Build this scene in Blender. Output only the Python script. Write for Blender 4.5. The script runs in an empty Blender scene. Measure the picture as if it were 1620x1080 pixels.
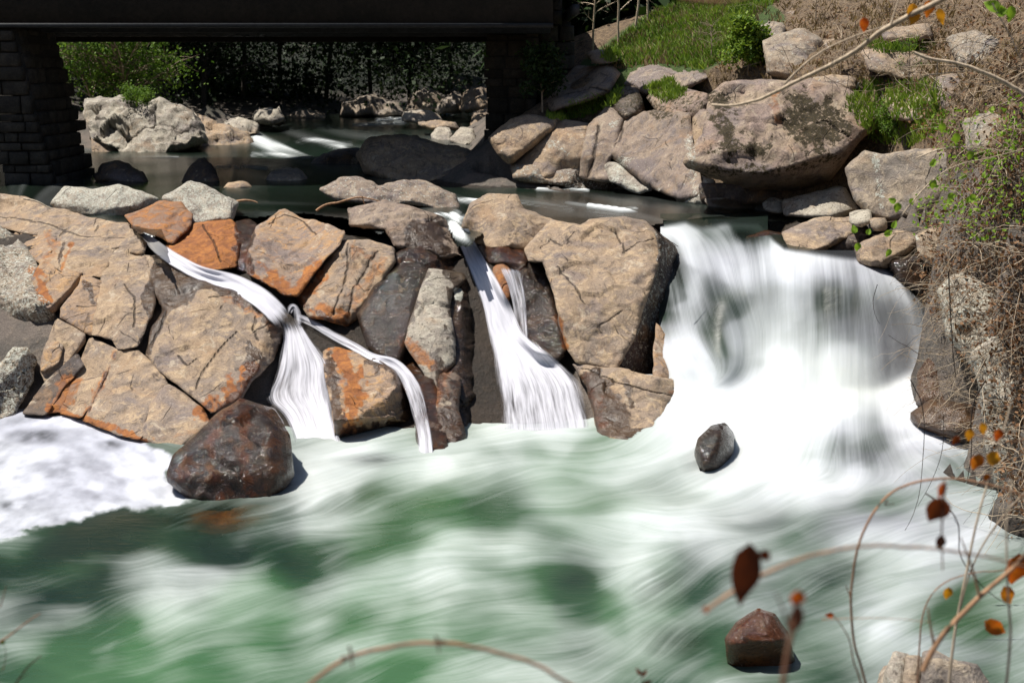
import bpy, math, random
import numpy as np
from mathutils import Vector, Matrix
from mathutils.bvhtree import BVHTree

random.seed(7); RNG = np.random.default_rng(7)
SC = bpy.context.scene
COL = SC.collection

# ------------------------------------------------------------------ camera, light, exposure
ZC = 5.9                      # eye above the lower pool (z = 0)
FPX = 2250.0                  # focal length in photo pixels (1620 wide)
HOR = 100.0
PITCH = math.atan((540 - HOR) / FPX)
cam_d = bpy.data.cameras.new('camera'); cam = bpy.data.objects.new('camera', cam_d)
COL.objects.link(cam); SC.camera = cam
cam.location = (0, 0, ZC); cam.rotation_euler = (math.pi/2 - PITCH, 0, 0)
cam_d.sensor_width = 36; cam_d.lens = 36 * FPX / 1620
cam_d.clip_start = 0.1; cam_d.clip_end = 2000
cam_d.dof.use_dof = True; cam_d.dof.focus_distance = 23.5; cam_d.dof.aperture_fstop = 2.4

SUN = np.array([-0.40, 0.015, 0.916]); SUN = SUN / np.linalg.norm(SUN)
sun_d = bpy.data.lights.new('sun', 'SUN'); sun = bpy.data.objects.new('sun', sun_d); COL.objects.link(sun)
sun_d.energy = 5.0; sun_d.angle = math.radians(0.5); sun_d.color = (1.0, 0.95, 0.87)
sun.rotation_euler = Vector(SUN).to_track_quat('Z', 'Y').to_euler(); sun.location = (-20, 4, 60)
world = bpy.data.worlds.new('World'); SC.world = world; world.use_nodes = True
wt = world.node_tree; sky = wt.nodes.new('ShaderNodeTexSky'); sky.sky_type = 'NISHITA'; sky.sun_disc = False
sky.sun_elevation = math.asin(SUN[2]); sky.sun_rotation = math.atan2(SUN[0], SUN[1])
wt.links.new(sky.outputs[0], wt.nodes['Background'].inputs[0]); wt.nodes['Background'].inputs[1].default_value = 0.05
SC.view_settings.view_transform = 'Standard'; SC.view_settings.look = 'None'
SC.view_settings.exposure = 0.36; SC.view_settings.gamma = 1.0; SC.view_settings.use_curve_mapping = False
SC.cycles.max_bounces = 6; SC.cycles.diffuse_bounces = 2; SC.cycles.glossy_bounces = 2
SC.cycles.transparent_max_bounces = 10; SC.cycles.transmission_bounces = 2
SC.cycles.caustics_reflective = False; SC.cycles.caustics_refractive = False

CP, SP_ = math.cos(PITCH), math.sin(PITCH)
def ray(px, py):
    """unit view direction(s) of photo pixel(s)"""
    px = np.asarray(px, float); py = np.asarray(py, float)
    x = (px - 810) / FPX; u = (540 - py) / FPX
    d = np.stack([x, CP + u*SP_, -SP_ + u*CP], -1)
    return d / np.linalg.norm(d, axis=-1, keepdims=True)
CAMP = np.array([0, 0, ZC])
def atD(px, py, D):
    r = ray(px, py); return CAMP + r * (np.asarray(D) / r[..., 1])[..., None]
def atZ(px, py, z):
    r = ray(px, py); return CAMP + r * ((np.asarray(z) - ZC) / r[..., 2])[..., None]
def to_px(P):
    q = P - CAMP; f = q[..., 1]*CP - q[..., 2]*SP_; up = q[..., 1]*SP_ + q[..., 2]*CP
    f = np.maximum(f, 1e-3)
    return np.stack([810 + FPX*q[..., 0]/f, 540 - FPX*up/f], -1)

# ------------------------------------------------------------------ numpy noise
_perm = np.random.default_rng(3).permutation(4096).astype(np.int64)
def _h(ix, iy, iz):
    return _perm[(_perm[(_perm[ix & 4095] + iy) & 4095] + iz) & 4095] / 2047.5 - 1.0
def vnoise(P):
    f = np.floor(P); t = P - f; i = f.astype(np.int64); t = t*t*t*(t*(t*6-15)+10)
    x, y, z = i[..., 0], i[..., 1], i[..., 2]; tx, ty, tz = t[..., 0], t[..., 1], t[..., 2]
    def l(a, b, w): return a + (b-a)*w
    return l(l(l(_h(x,y,z), _h(x+1,y,z), tx), l(_h(x,y+1,z), _h(x+1,y+1,z), tx), ty),
             l(l(_h(x,y,z+1), _h(x+1,y,z+1), tx), l(_h(x,y+1,z+1), _h(x+1,y+1,z+1), tx), ty), tz)
def fbm(P, freq=1.0, oct=4, ridged=False):
    a, s, out = 1.0, 0.0, 0
    for k in range(oct):
        n = vnoise(P*freq + 17.3*k)
        if ridged: n = 1 - 2*np.abs(n)
        out = out + a*n; s += a; a *= 0.5; freq *= 2.03
    return out / s
def facet(P, freq):
    """angular relief: planar facets around jittered seeds"""
    Q = P*freq; f = np.floor(Q).astype(np.int64); best = np.full(len(P), 1e9); out = np.zeros(len(P))
    for dx in (-1, 0, 1):
        for dy in (-1, 0, 1):
            for dz in (-1, 0, 1):
                i, j, k = f[:, 0]+dx, f[:, 1]+dy, f[:, 2]+dz
                s = np.stack([i + .5 + .45*_h(i, j, k), j + .5 + .45*_h(i+7, j, k), k + .5 + .45*_h(i, j+5, k)], -1)
                d = Q - s; dd = (d*d).sum(1); g = np.stack([_h(i+11, j, k), _h(i, j+13, k), _h(i, j, k+17)], -1)
                v = (d*g).sum(1) + _h(i+3, j+9, k)*.35; m = dd < best; best[m] = dd[m]; out[m] = v[m]
    return out
def sstep(a, b, x):
    t = np.clip((x-a)/(b-a), 0, 1); return t*t*(3-2*t)

# ------------------------------------------------------------------ object helpers
def tag(o, label=None, cat=None, group=None, kind=None):
    if label: o['label'] = label
    if cat: o['category'] = cat
    if group: o['group'] = group
    if kind: o['kind'] = kind
    return o
def empty(name, loc, **k):
    o = bpy.data.objects.new(name, None); COL.objects.link(o); o.location = loc; o.empty_display_size = .2
    return tag(o, **k)
def mesh_from(name, V, F, mats=(), uv=None, attrs=None, smooth=True, midx=None):
    V = np.asarray(V, np.float32); F = np.asarray(F, np.int32)
    me = bpy.data.meshes.new(name); n = F.shape[1]
    me.vertices.add(len(V)); me.vertices.foreach_set('co', V.ravel())
    me.loops.add(F.size); me.loops.foreach_set('vertex_index', F.ravel())
    me.polygons.add(len(F)); me.polygons.foreach_set('loop_start', np.arange(0, F.size, n, dtype=np.int32))
    if smooth: me.polygons.foreach_set('use_smooth', np.ones(len(F), bool))
    if midx is not None: me.polygons.foreach_set('material_index', np.asarray(midx, np.int32))
    me.update(calc_edges=True)
    for m in (mats if isinstance(mats, (list, tuple)) else [mats]): me.materials.append(m)
    for k, a in (attrs or {}).items():
        a = np.asarray(a, np.float32)
        if a.ndim == 2 and a.shape[1] == 4:
            at = me.attributes.new(k, 'FLOAT_COLOR', 'POINT'); at.data.foreach_set('color', a.ravel())
        elif a.ndim == 2 and a.shape[1] == 3:
            at = me.attributes.new(k, 'FLOAT_VECTOR', 'POINT'); at.data.foreach_set('vector', a.ravel())
        else:
            at = me.attributes.new(k, 'FLOAT', 'POINT'); at.data.foreach_set('value', a.ravel())
    return me
def obj(name, V, F, mats=(), origin=None, parent=None, **kw):
    V = np.asarray(V, float)
    o0 = np.zeros(3) if origin is None else np.asarray(origin, float)
    if parent is not None: o0 = np.array(parent_world(parent))
    me = mesh_from(name, V - o0, F, mats, **kw)
    o = bpy.data.objects.new(name, me); COL.objects.link(o)
    if parent is not None: o.parent = parent
    else: o.location = o0
    return o
def parent_world(p):
    l = np.array(p.location)
    while p.parent is not None: p = p.parent; l = l + np.array(p.location)
    return l
def grid_faces(nr, nc, keep=None):
    a = np.arange(nr*nc).reshape(nr, nc)
    q = np.stack([a[:-1, :-1], a[1:, :-1], a[1:, 1:], a[:-1, 1:]], -1)
    if keep is not None: q = q[keep]
    return q.reshape(-1, 4)
def compact(V, F, *attrs):
    u, inv = np.unique(F, return_inverse=True)
    return (V[u], inv.reshape(F.shape)) + tuple(a[u] for a in attrs)

# ------------------------------------------------------------------ node helper
class NT:
    def __init__(s, name):
        s.m = bpy.data.materials.new(name); s.m.use_nodes = True; s.t = s.m.node_tree; s.t.nodes.clear()
        s.out = s.t.nodes.new('ShaderNodeOutputMaterial')
    def n(s, typ, ins=None, **props):
        d = s.t.nodes.new('ShaderNode' + typ)
        for k, v in props.items(): setattr(d, k, v)
        for k, v in (ins or {}).items(): s.set(d.inputs[k], v)
        return d
    def set(s, sock, v):
        if hasattr(v, 'is_output'): s.t.links.new(v, sock)
        else:
            if sock.type == 'RGBA' and not hasattr(v, '__len__'): v = (v, v, v, 1)
            if sock.type == 'RGBA' and len(v) == 3: v = (*v, 1)
            sock.default_value = v
    def noise(s, vec, scale, detail=4, rough=.55, dist=0.0):
        return s.n('TexNoise', {'Vector': vec, 'Scale': scale, 'Detail': detail, 'Roughness': rough, 'Distortion': dist}).outputs[0]
    def math(s, op, a, b=0.0, c=0.0, clamp=False):
        d = s.t.nodes.new('ShaderNodeMath'); d.operation = op; d.use_clamp = clamp
        s.set(d.inputs[0], a); s.set(d.inputs[1], b); s.set(d.inputs[2], c); return d.outputs[0]
    def ramp(s, x, a, b, lo=0.0, hi=1.0):
        return s.n('MapRange', {0: x, 1: a, 2: b, 3: lo, 4: hi}, interpolation_type='SMOOTHSTEP').outputs[0]
    def mix(s, f, a, b, blend='MIX'):
        d = s.t.nodes.new('ShaderNodeMix'); d.data_type = 'RGBA'; d.blend_type = blend; d.clamp_factor = True
        s.set(d.inputs[0], f); s.set(d.inputs[6], a); s.set(d.inputs[7], b); return d.outputs[2]
    def attr(s, name):
        return s.n('Attribute', attribute_name=name)
    def sep(s, v):
        return s.n('SeparateColor', {0: v}).outputs
    def vmul(s, v, k):
        return s.n('VectorMath', {0: v, 1: k}, operation='MULTIPLY').outputs[0]
    def vadd(s, v, k):
        return s.n('VectorMath', {0: v, 1: k}, operation='ADD').outputs[0]
    def bump(s, h, strength, dist, normal=None):
        i = {'Height': h, 'Strength': strength, 'Distance': dist}
        if normal is not None: i['Normal'] = normal
        return s.n('Bump', i).outputs[0]
    def pbr(s, **ins):
        p = s.n('BsdfPrincipled'); 
        for k, v in ins.items(): s.set(p.inputs[k.replace('_', ' ')], v)
        return p.outputs[0]
    def done(s, sh):
        s.t.links.new(sh, s.out.inputs[0]); return s.m

def rock_mat(name, A, B, C, rough=.8, bumpk=1.0, crack=.5, spots=0.0):
    m = NT(name); tc = m.n('TexCoord').outputs[3]
    rnd = m.n('ObjectInfo').outputs['Random']
    off = m.n('CombineXYZ', {0: m.math('MULTIPLY', rnd, 37.0), 1: m.math('MULTIPLY', rnd, 91.0), 2: 0.0}).outputs[0]
    v = m.vadd(tc, off)
    w, r, l, mo = (*m.sep(m.attr('marks').outputs[0]), m.attr('marks').outputs['Alpha'])
    n1 = m.noise(v, 1.1, 6, .6, .6); n2 = m.noise(v, 4.5, 6, .65, 1.0); n3 = m.noise(v, 34, 5, .7); n4 = m.noise(v, 140, 2, .6)
    c = m.mix(m.ramp(n1, .35, .65), A, B); c = m.mix(m.ramp(n2, .5, .62, 0, .8), c, C)
    n5 = m.noise(m.vmul(v, (1, 1, 1.5)), .75, 5, .6, .8)
    c = m.mix(m.ramp(n5, .54, .68, 0, .38), c, (.34, .20, .10)); c = m.mix(m.ramp(n5, .46, .34, 0, .6), c, (.17, .145, .15))
    n6 = m.noise(v, 2.6, 7, .72, 1.2); c = m.mix(m.ramp(n6, .56, .66, 0, .7), c, (.085, .065, .055)); c = m.mix(m.ramp(n6, .43, .36, 0, .6), c, (.50, .42, .32))
    n7 = m.noise(v, 16, 6, .78, .6); c = m.mix(m.ramp(n7, .58, .66, 0, .65), c, (.07, .055, .045)); c = m.mix(m.ramp(n7, .38, .33, 0, .55), c, (.52, .47, .39))
    st = m.noise(m.vmul(v, (3.2, 3.2, .55)), 1.6, 5, .65, .4)
    c = m.mix(m.ramp(st, .54, .74, 0, .5), c, (.07, .06, .055))
    c = m.mix(1.0, c, m.ramp(n3, .3, .7, .78, 1.2), 'MULTIPLY')
    c = m.mix(1.0, c, m.ramp(n4, .3, .72, .84, 1.15), 'MULTIPLY')
    # hairline joints
    wv = m.vadd(v, m.vmul(m.n('TexNoise', {'Vector': v, 'Scale': 1.1, 'Detail': 2.0}).outputs[1], (.35, .35, .35)))
    vo = m.n('TexVoronoi', {'Vector': m.vmul(wv, (1, 1, .6)), 'Scale': .8}, feature='DISTANCE_TO_EDGE').outputs[0]
    j1 = m.ramp(vo, 0, .011, 1, 0)
    cr = m.math('MULTIPLY', j1, m.ramp(m.noise(v, 1.3, 3), .5, .58))
    c = m.mix(m.math('MULTIPLY', cr, crack), c, (.03, .022, .018))
    if spots:
        vs = m.n('TexVoronoi', {'Vector': wv, 'Scale': 11.0}).outputs[0]
        c = m.mix(m.math('MULTIPLY', m.ramp(m.math('ADD', vs, m.math('MULTIPLY', n3, .5)), .38, .5, 1, 0), spots), c, (.035, .028, .02))
    def patch(mask, nz, k, soft, thr=.5):
        return m.ramp(m.math('ADD', mask, m.math('MULTIPLY', m.math('SUBTRACT', nz, .5), k)), thr-soft, thr+soft)
    fr = patch(r, m.math('MULTIPLY_ADD', n2, .6, m.math('MULTIPLY', n3, .4)), 1.1, .2)
    rc = m.mix(m.ramp(n2, .38, .66), (.24, .08, .022), (.43, .16, .035)); rc = m.mix(m.ramp(n3, .45, .7, 0, .65), rc, (.08, .03, .015))
    c = m.mix(m.math('MULTIPLY', fr, .88), c, rc)
    nm = m.math('MULTIPLY_ADD', m.noise(v, 9, 6, .75), .7, m.math('MULTIPLY', n3, .3))
    c = m.mix(patch(mo, nm, 3.2, .1), c, m.mix(m.ramp(n3, .4, .6), (.022, .018, .012), (.06, .045, .02)))
    fw = patch(w, m.math('MULTIPLY_ADD', n2, .7, m.math('MULTIPLY', st, .3)), .9, .1)
    c = m.mix(fw, c, m.mix(1.0, c, (.25, .21, .18), 'MULTIPLY'))
    nl = m.math('MULTIPLY_ADD', m.noise(v, 14, 6, .75, .8), .75, m.math('MULTIPLY', n3, .25))
    fl = patch(l, nl, 3.0, .07)
    c = m.mix(m.math('MULTIPLY', fl, .92), c, m.mix(m.ramp(n3, .4, .65), (.36, .36, .30), (.62, .62, .55)))
    ck = m.ramp(m.math('MULTIPLY_ADD', n3, .5, m.attr('crk').outputs[2]), .66, 1.1)
    c = m.mix(m.math('MULTIPLY', ck, .72), c, (.018, .013, .01))
    hb = m.math('ADD', m.math('MULTIPLY', n2, .75), m.math('MULTIPLY', n3, .13))
    hb = m.math('ADD', hb, m.math('MULTIPLY', n4, .02)); hb = m.math('ADD', hb, m.math('MULTIPLY', fl, .04))
    hb = m.math('SUBTRACT', hb, m.math('MULTIPLY', m.math('MAXIMUM', cr, ck), .35))
    b = m.bump(hb, .9*bumpk, .075)
    ro = m.math('MULTIPLY_ADD', fw, -.52, rough)
    ro = m.math('ADD', ro, m.math('MULTIPLY', fl, .25), clamp=True)
    return m.done(m.pbr(Base_Color=c, Roughness=ro, Normal=b, Specular_IOR_Level=m.math('MULTIPLY_ADD', fw, .3, .25)))

M = {}
M['tan'] = rock_mat('tan_rock', (.36, .262, .175), (.245, .195, .158), (.46, .34, .22))
M['grey'] = rock_mat('grey_rock', (.31, .25, .19), (.20, .175, .155), (.41, .33, .24))
M['warm'] = rock_mat('warm_rock', (.36, .245, .155), (.25, .19, .155), (.45, .28, .14))
M['purple'] = rock_mat('purplish_rock', (.235, .18, .145), (.32, .25, .19), (.18, .15, .14))
M['dark'] = rock_mat('dark_wet_rock', (.13, .10, .08), (.075, .06, .055), (.20, .13, .08), rough=.6, crack=.3)
M['pale'] = rock_mat('pale_rock', (.42, .38, .31), (.30, .26, .22), (.5, .46, .38), spots=.6)
M['spotted'] = rock_mat('spotted_rock', (.27, .20, .17), (.36, .28, .20), (.17, .13, .11), spots=.35)

# ------------------------------------------------------------------ terrain (bedrock, banks, river bed) as one sheet
CT = []; PD = []
def tz(px, py, z, dz=0.0): p = atZ(px, py, z); PD.append((px, py, p[1])); CT.append((p[0], p[1], z+dz))
def tD(px, py, D, dz=0.0): p = atD(px, py, D); PD.append((px, py, D)); CT.append((p[0], p[1], p[2]+dz))
for x in range(-400, 2101, 250):
    for y in (790, 900, 1080, 1300, 1700): tz(x, y, 0, -.9)
for x, y in ((-250,640),(0,655),(100,660),(270,715),(380,770),(460,742),(560,738),(680,722),(780,680),(860,684),(940,690),(1020,700)): tz(x, y, 0, -.12)
for x, y, z in ((-250,330,2.8),(0,330,2.75),(110,342,2.72),(200,362,2.6),(235,385,2.4),(300,362,2.6),(390,385,2.45),(470,350,2.72),(560,392,2.5),(640,395,2.45),
                (700,392,2.45),(732,385,2.4),(780,392,2.5),(860,362,2.72),(960,362,2.75),(1030,375,2.6),(1050,430,2.1),(1040,600,.6),
                (320,450,1.9),(440,510,1.35),(460,600,.55),(560,480,1.6),(560,600,.6),(700,520,1.3),(700,620,.45),(760,500,1.4),(850,560,.9),(900,450,1.9),(980,500,1.42),(200,500,1.45),(200,600,.6),(350,600,.6),(50,500,1.4),(100,430,2.0),(-150,500,1.4),(1000,640,.3)): tz(x, y, z, -.1)
for x, y, z in ((1060,358,2.66),(1110,358,2.66),(1180,362,2.66),(1230,392,2.6),(1150,392,2.45),(1090,392,2.35),(1200,412,2.5),(1260,408,2.5),(1340,408,2.5),(1400,432,2.3),(1450,470,1.9),
                (1080,480,1.55),(1130,490,1.8),(1200,500,1.4),(1290,500,1.5),(1380,500,1.6),(1460,530,1.3),(1080,570,.7),(1160,570,.6),(1250,560,.7),(1350,545,.9),(1450,570,.7),
                (1100,640,.1),(1250,640,.2),(1400,640,.3),(1350,700,.42),(1250,740,-.3),(1400,760,-.3),(1120,740,-.3)): tz(x, y, z, -.45)
for x in range(-500, 1101, 200):
    if x <= 1000: tz(x, 320, 2.7, -.6)
    if x < 650:
        for y in (260, 215): tz(x, y, 2.7, -.6)
        tz(x, 190, 3.0, -.5)
tz(740, 262, 2.7, -.6); tz(752, 222, 2.7, -.5); tz(765, 200, 2.85, -.4); tz(745, 185, 3.0, -.4); tz(770, 178, 3.0, -.3); tz(680, 230, 2.7, -.6); tz(700, 200, 3.0, -.5)
# right bank
for x, y, D in ((760,262,38.6),(830,262,37.6),(900,292,37),(1000,308,35),(1100,325,32.5),(1230,335,30.5),(1350,350,28),(830,185,38.8),(900,185,38),(1000,200,37),(1090,215,35.5),(1140,300,31.8),(1330,300,30.5),
                (880,150,39.6),(960,110,39.6),(1040,105,39),(1000,85,41),(1060,60,43),(1120,120,37),(1150,60,41),(1200,15,43),(1240,200,31.8),(1230,135,33),(1330,140,31.5),(1260,80,36),(1330,60,36),(1400,20,36),
                (1250,-30,46),(1400,-60,46),(1000,-40,62),(1150,-60,58),(1400,240,28),(1380,160,31),(1440,120,32),(1500,180,26),(1500,80,30),(1600,60,26),(1600,160,22),(1420,330,25.8),(1500,330,23),(1480,250,25),(1600,300,20),
                (1440,420,24.6),(1500,400,22.3),(1500,480,21.8),(1530,560,21.2),(1590,400,20),(1590,520,19.8),(1600,640,19.3),(1560,680,20.4),(1610,760,18.6),(1680,400,18),(1700,700,17),(1800,300,17),(1750,100,20),(1900,600,15),(1720,900,14.5),(2000,300,15),(1700,1100,12.0),(2000,900,12),
                (910,250,36.8),(860,80,47),(900,0,60),(960,40,52)): tD(x, y, D + (.4 if y < 345 and x < 1480 else .2))
for x, y in ((1560,720),(1600,800),(1640,860)): tz(x, y, 0, -.3)
# far banks and hills
tD(140,232,50.5,-.7); tD(270,238,51.5,-.7); tD(200,236,51,-.7); tD(60,250,47,-.7); tD(380,228,55,-.6); tD(-100,240,50,-.6)
for x, y, D in ((50,190,62),(200,165,58),(400,200,66),(330,165,66),(-300,200,55),(480,186,78),(600,178,92),(700,174,92),(500,150,90),(650,145,110),(765,160,110),
                (300,120,95),(500,80,130),(700,80,135),(200,60,100),(0,100,75),(-300,60,80),(-700,60,90),(900,60,110),(1200,-100,120),(700,-200,230),(200,-200,220),(-400,-200,200),(1400,-300,200)): tD(x, y, D)
CT.append((-200, 20, 30)); CT.append((-60, 20, 12)); CT.append((60, 20, 14)); CT.append((200, 30, 40)); CT.append((-60, 0, 8)); CT.append((-14, 0, 1.5)); CT.append((14, 0, 2.5)); CT.append((0, -6, 3.8)); CT.append((0, -60, 12))
CT += [(-2.6, 50, 2.1), (-2.0, 47.5, 2.1), (-1.7, 54, 2.2), (-1.6, 60, 2.4), (-2.5, 68, 2.4), (-3, 56, 2.1), (-4, 76, 2.6), (-1.6, 45, 2.2)]
CT += [(x, 400, 110) for x in (-300, -100, 100, 300)] + [(-22, 26, 4.2), (-24, 34, 4.4), (-30, 44, 5.5), (-20, 22, 1.6)]
CT = np.array(CT)
def rbf_fit(P, z):
    A = np.linalg.norm(P[:, None] - P[None], axis=-1)
    n = len(P); K = np.zeros((n+1, n+1)); K[:n, :n] = A - np.eye(n)*1e-3; K[n, :n] = K[:n, n] = 1
    w = np.linalg.solve(K, np.append(z, 0)); return P, w
def rbf_eval(f, Q):
    P, w = f; out = np.empty(len(Q))
    for i in range(0, len(Q), 20000):
        q = Q[i:i+20000]; out[i:i+20000] = np.linalg.norm(q[:, None] - P[None], axis=-1) @ w[:-1] + w[-1]
    return out
PD = np.array(PD, float)
_l = PD[(PD[:, 1] > 325) & (PD[:, 1] < 800) & (PD[:, 0] < 1110) & (PD[:, 2] < 34)]; LEDF = rbf_fit(_l[:, :2]/100, _l[:, 2])
_b = PD[(PD[:, 1] < 352) & (PD[:, 0] > 700) & (PD[:, 2] > 24) & (PD[:, 2] < 48)]; BNKF = rbf_fit(_b[:, :2]/100, _b[:, 2])
TF = rbf_fit(CT[:, :2], CT[:, 2])
def _axis(lo, hi, a, b, s, growth=1.12):
    core = list(np.arange(a, b+1e-6, s)); l, st = [], s
    while (core[0] if not l else l[-1]) > lo: st = min(st*growth, 12); l.append((core[0] if not l else l[-1]) - st)
    h, st = [], s
    while (core[-1] if not h else h[-1]) < hi: st = min(st*growth, 12); h.append((core[-1] if not h else h[-1]) + st)
    return np.array(l[::-1] + core + h)
TX = _axis(-240, 240, -12, 13, .12); TY = _axis(-70, 420, 15, 46, .12, 1.05)
gx, gy = np.meshgrid(TX, TY); tq = np.stack([gx.ravel(), gy.ravel()], -1)
tzv = rbf_eval(TF, tq)
TP = np.column_stack([tq, tzv])
near = sstep(70, 30, TP[:, 1])
TP[:, 2] += (fbm(TP, .9, 4)*.13 + fbm(TP, 4, 3, True)*.06)*near + (1-near)*fbm(TP, .12, 3)*1.2*sstep(3, 8, TP[:, 2])
tpx = to_px(TP)
def pip(pts, poly):
    x, y = pts[:, 0], pts[:, 1]; poly = np.asarray(poly, float); c = np.zeros(len(pts), bool); j = len(poly)-1
    for i in range(len(poly)):
        xi, yi = poly[i]; xj, yj = poly[j]
        if yi != yj:
            c ^= ((yi > y) != (yj > y)) & (x < (xj-xi)*(y-yi)/(yj-yi)+xi)
        j = i
    return c
def seg_dist(pts, poly, closed=True):
    poly = np.asarray(poly, float); a = poly; b = np.roll(poly, -1, 0)
    if not closed: a, b = poly[:-1], poly[1:]
    best = np.full(len(pts), 1e9); near_ = np.zeros_like(pts)
    for p, q in zip(a, b):
        d = q-p; L = max(d@d, 1e-12); t = np.clip(((pts-p)@d)/L, 0, 1); c = p + t[:, None]*d
        dd = np.linalg.norm(pts-c, axis=1); k = dd < best; best[k] = dd[k]; near_[k] = c[k]
    return best, near_
def zone(poly, soft):
    d, _ = seg_dist(tpx, poly); return np.where(pip(tpx, poly), 1.0, np.clip(1 - d/soft, 0, 1)) * (TP[:, 1] > 10)
soil = sstep(3.4, 4.2, TP[:, 2]) * (TP[:, 0] > 0) * (TP[:, 1] < 60)
soil = np.maximum(soil, sstep(4.5, 6, TP[:, 2]))
soil = soil*(1-.8*zone([(1440,300),(1640,240),(1700,1100),(1640,860),(1580,700),(1545,520),(1480,420)], 20))
wetz = zone([(1040,340),(1380,340),(1440,470),(1470,700),(1400,800),(1000,760)], 30)
wetz = np.maximum(wetz, sstep(.35, .05, TP[:, 2])); wetz = np.maximum(wetz, (TP[:, 2] < 2.75)*(TP[:, 1] > 27))
wetz = np.maximum(wetz, zone([(215,370),(300,350),(400,345),(560,360),(860,360),(900,560),(940,700),(400,760),(450,500)], 15)*.9)
grassz = zone([(930,105),(990,60),(1060,10),(1180,-10),(1230,30),(1190,70),(1100,105),(1020,125)], 25)
tm = NT('terrain'); tcv = tm.n('TexCoord').outputs[3]; za = tm.sep(tm.attr('zones').outputs[0])
n1 = tm.noise(tcv, 1.3, 6); n2 = tm.noise(tcv, 7, 6, .7); n3 = tm.noise(tcv, 45, 4, .7)
rk = tm.mix(tm.ramp(n1, .4, .6), (.20, .165, .14), (.13, .115, .10)); rk = tm.mix(tm.ramp(n2, .5, .7, 0, .8), rk, (.27, .22, .17))
so = tm.mix(tm.ramp(n2, .4, .62), (.09, .06, .038), (.24, .165, .095)); so = tm.mix(tm.ramp(n3, .5, .7), so, (.30, .22, .14))
so = tm.mix(tm.ramp(tm.math('ADD', za[2], tm.math('MULTIPLY', n2, .6)), .7, .95), so, (.06, .10, .02))
c = tm.mix(tm.ramp(tm.math('ADD', za[0], tm.math('MULTIPLY_ADD', n2, .8, -.4)), .4, .6), rk, so)
c = tm.mix(tm.ramp(za[1], .2, .8), c, tm.mix(1.0, c, (.28, .25, .22), 'MULTIPLY'))
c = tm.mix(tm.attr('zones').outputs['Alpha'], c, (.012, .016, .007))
c = tm.mix(1.0, c, tm.ramp(n3, .3, .7, .65, 1.3), 'MULTIPLY')
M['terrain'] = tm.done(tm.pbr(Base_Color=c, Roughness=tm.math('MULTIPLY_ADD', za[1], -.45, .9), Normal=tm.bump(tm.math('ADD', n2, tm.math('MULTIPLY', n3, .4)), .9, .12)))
TFc = grid_faces(len(TY), len(TX))[:, ::-1]
BV = BVHTree.FromPolygons([tuple(p) for p in TP], [tuple(int(i) for i in f) for f in TFc])
low = np.maximum(zone([(-300,300),(200,345),(235,362),(300,345),(560,345),(860,345),(1040,352),(1045,600),(1100,640),(1000,700),(560,720),(300,760),(-300,650)], 12)*.22,
                 zone([(1050,352),(1200,352),(1300,395),(1440,420),(1560,700),(1400,760),(1040,740)], 10)*.35)
low = np.maximum(low, zone([(1440,430),(1500,470),(1535,540),(1560,600),(1570,720),(1440,720),(1430,560)], 12)*.95)
low = np.maximum(low, zone([(760,262),(900,150),(1000,120),(1350,120),(1520,240),(1400,350),(1100,330)], 8)*1.0)
TPL = TP.copy(); TPL[:, 2] -= low
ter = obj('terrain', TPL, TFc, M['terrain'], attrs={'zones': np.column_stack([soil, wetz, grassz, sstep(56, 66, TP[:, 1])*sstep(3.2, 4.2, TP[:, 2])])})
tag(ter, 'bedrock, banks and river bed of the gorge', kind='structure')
BVL = BVHTree.FromPolygons([tuple(p) for p in TPL], [tuple(int(i) for i in f) for f in TFc])
def cast(bvs, px, py, default=None):
    r = ray(px, py); best = None
    for b in bvs:
        h = b.ray_cast(Vector(CAMP), Vector(r))
        if h[0] is not None and (best is None or h[3] < best[3]): best = h
    return best

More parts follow.
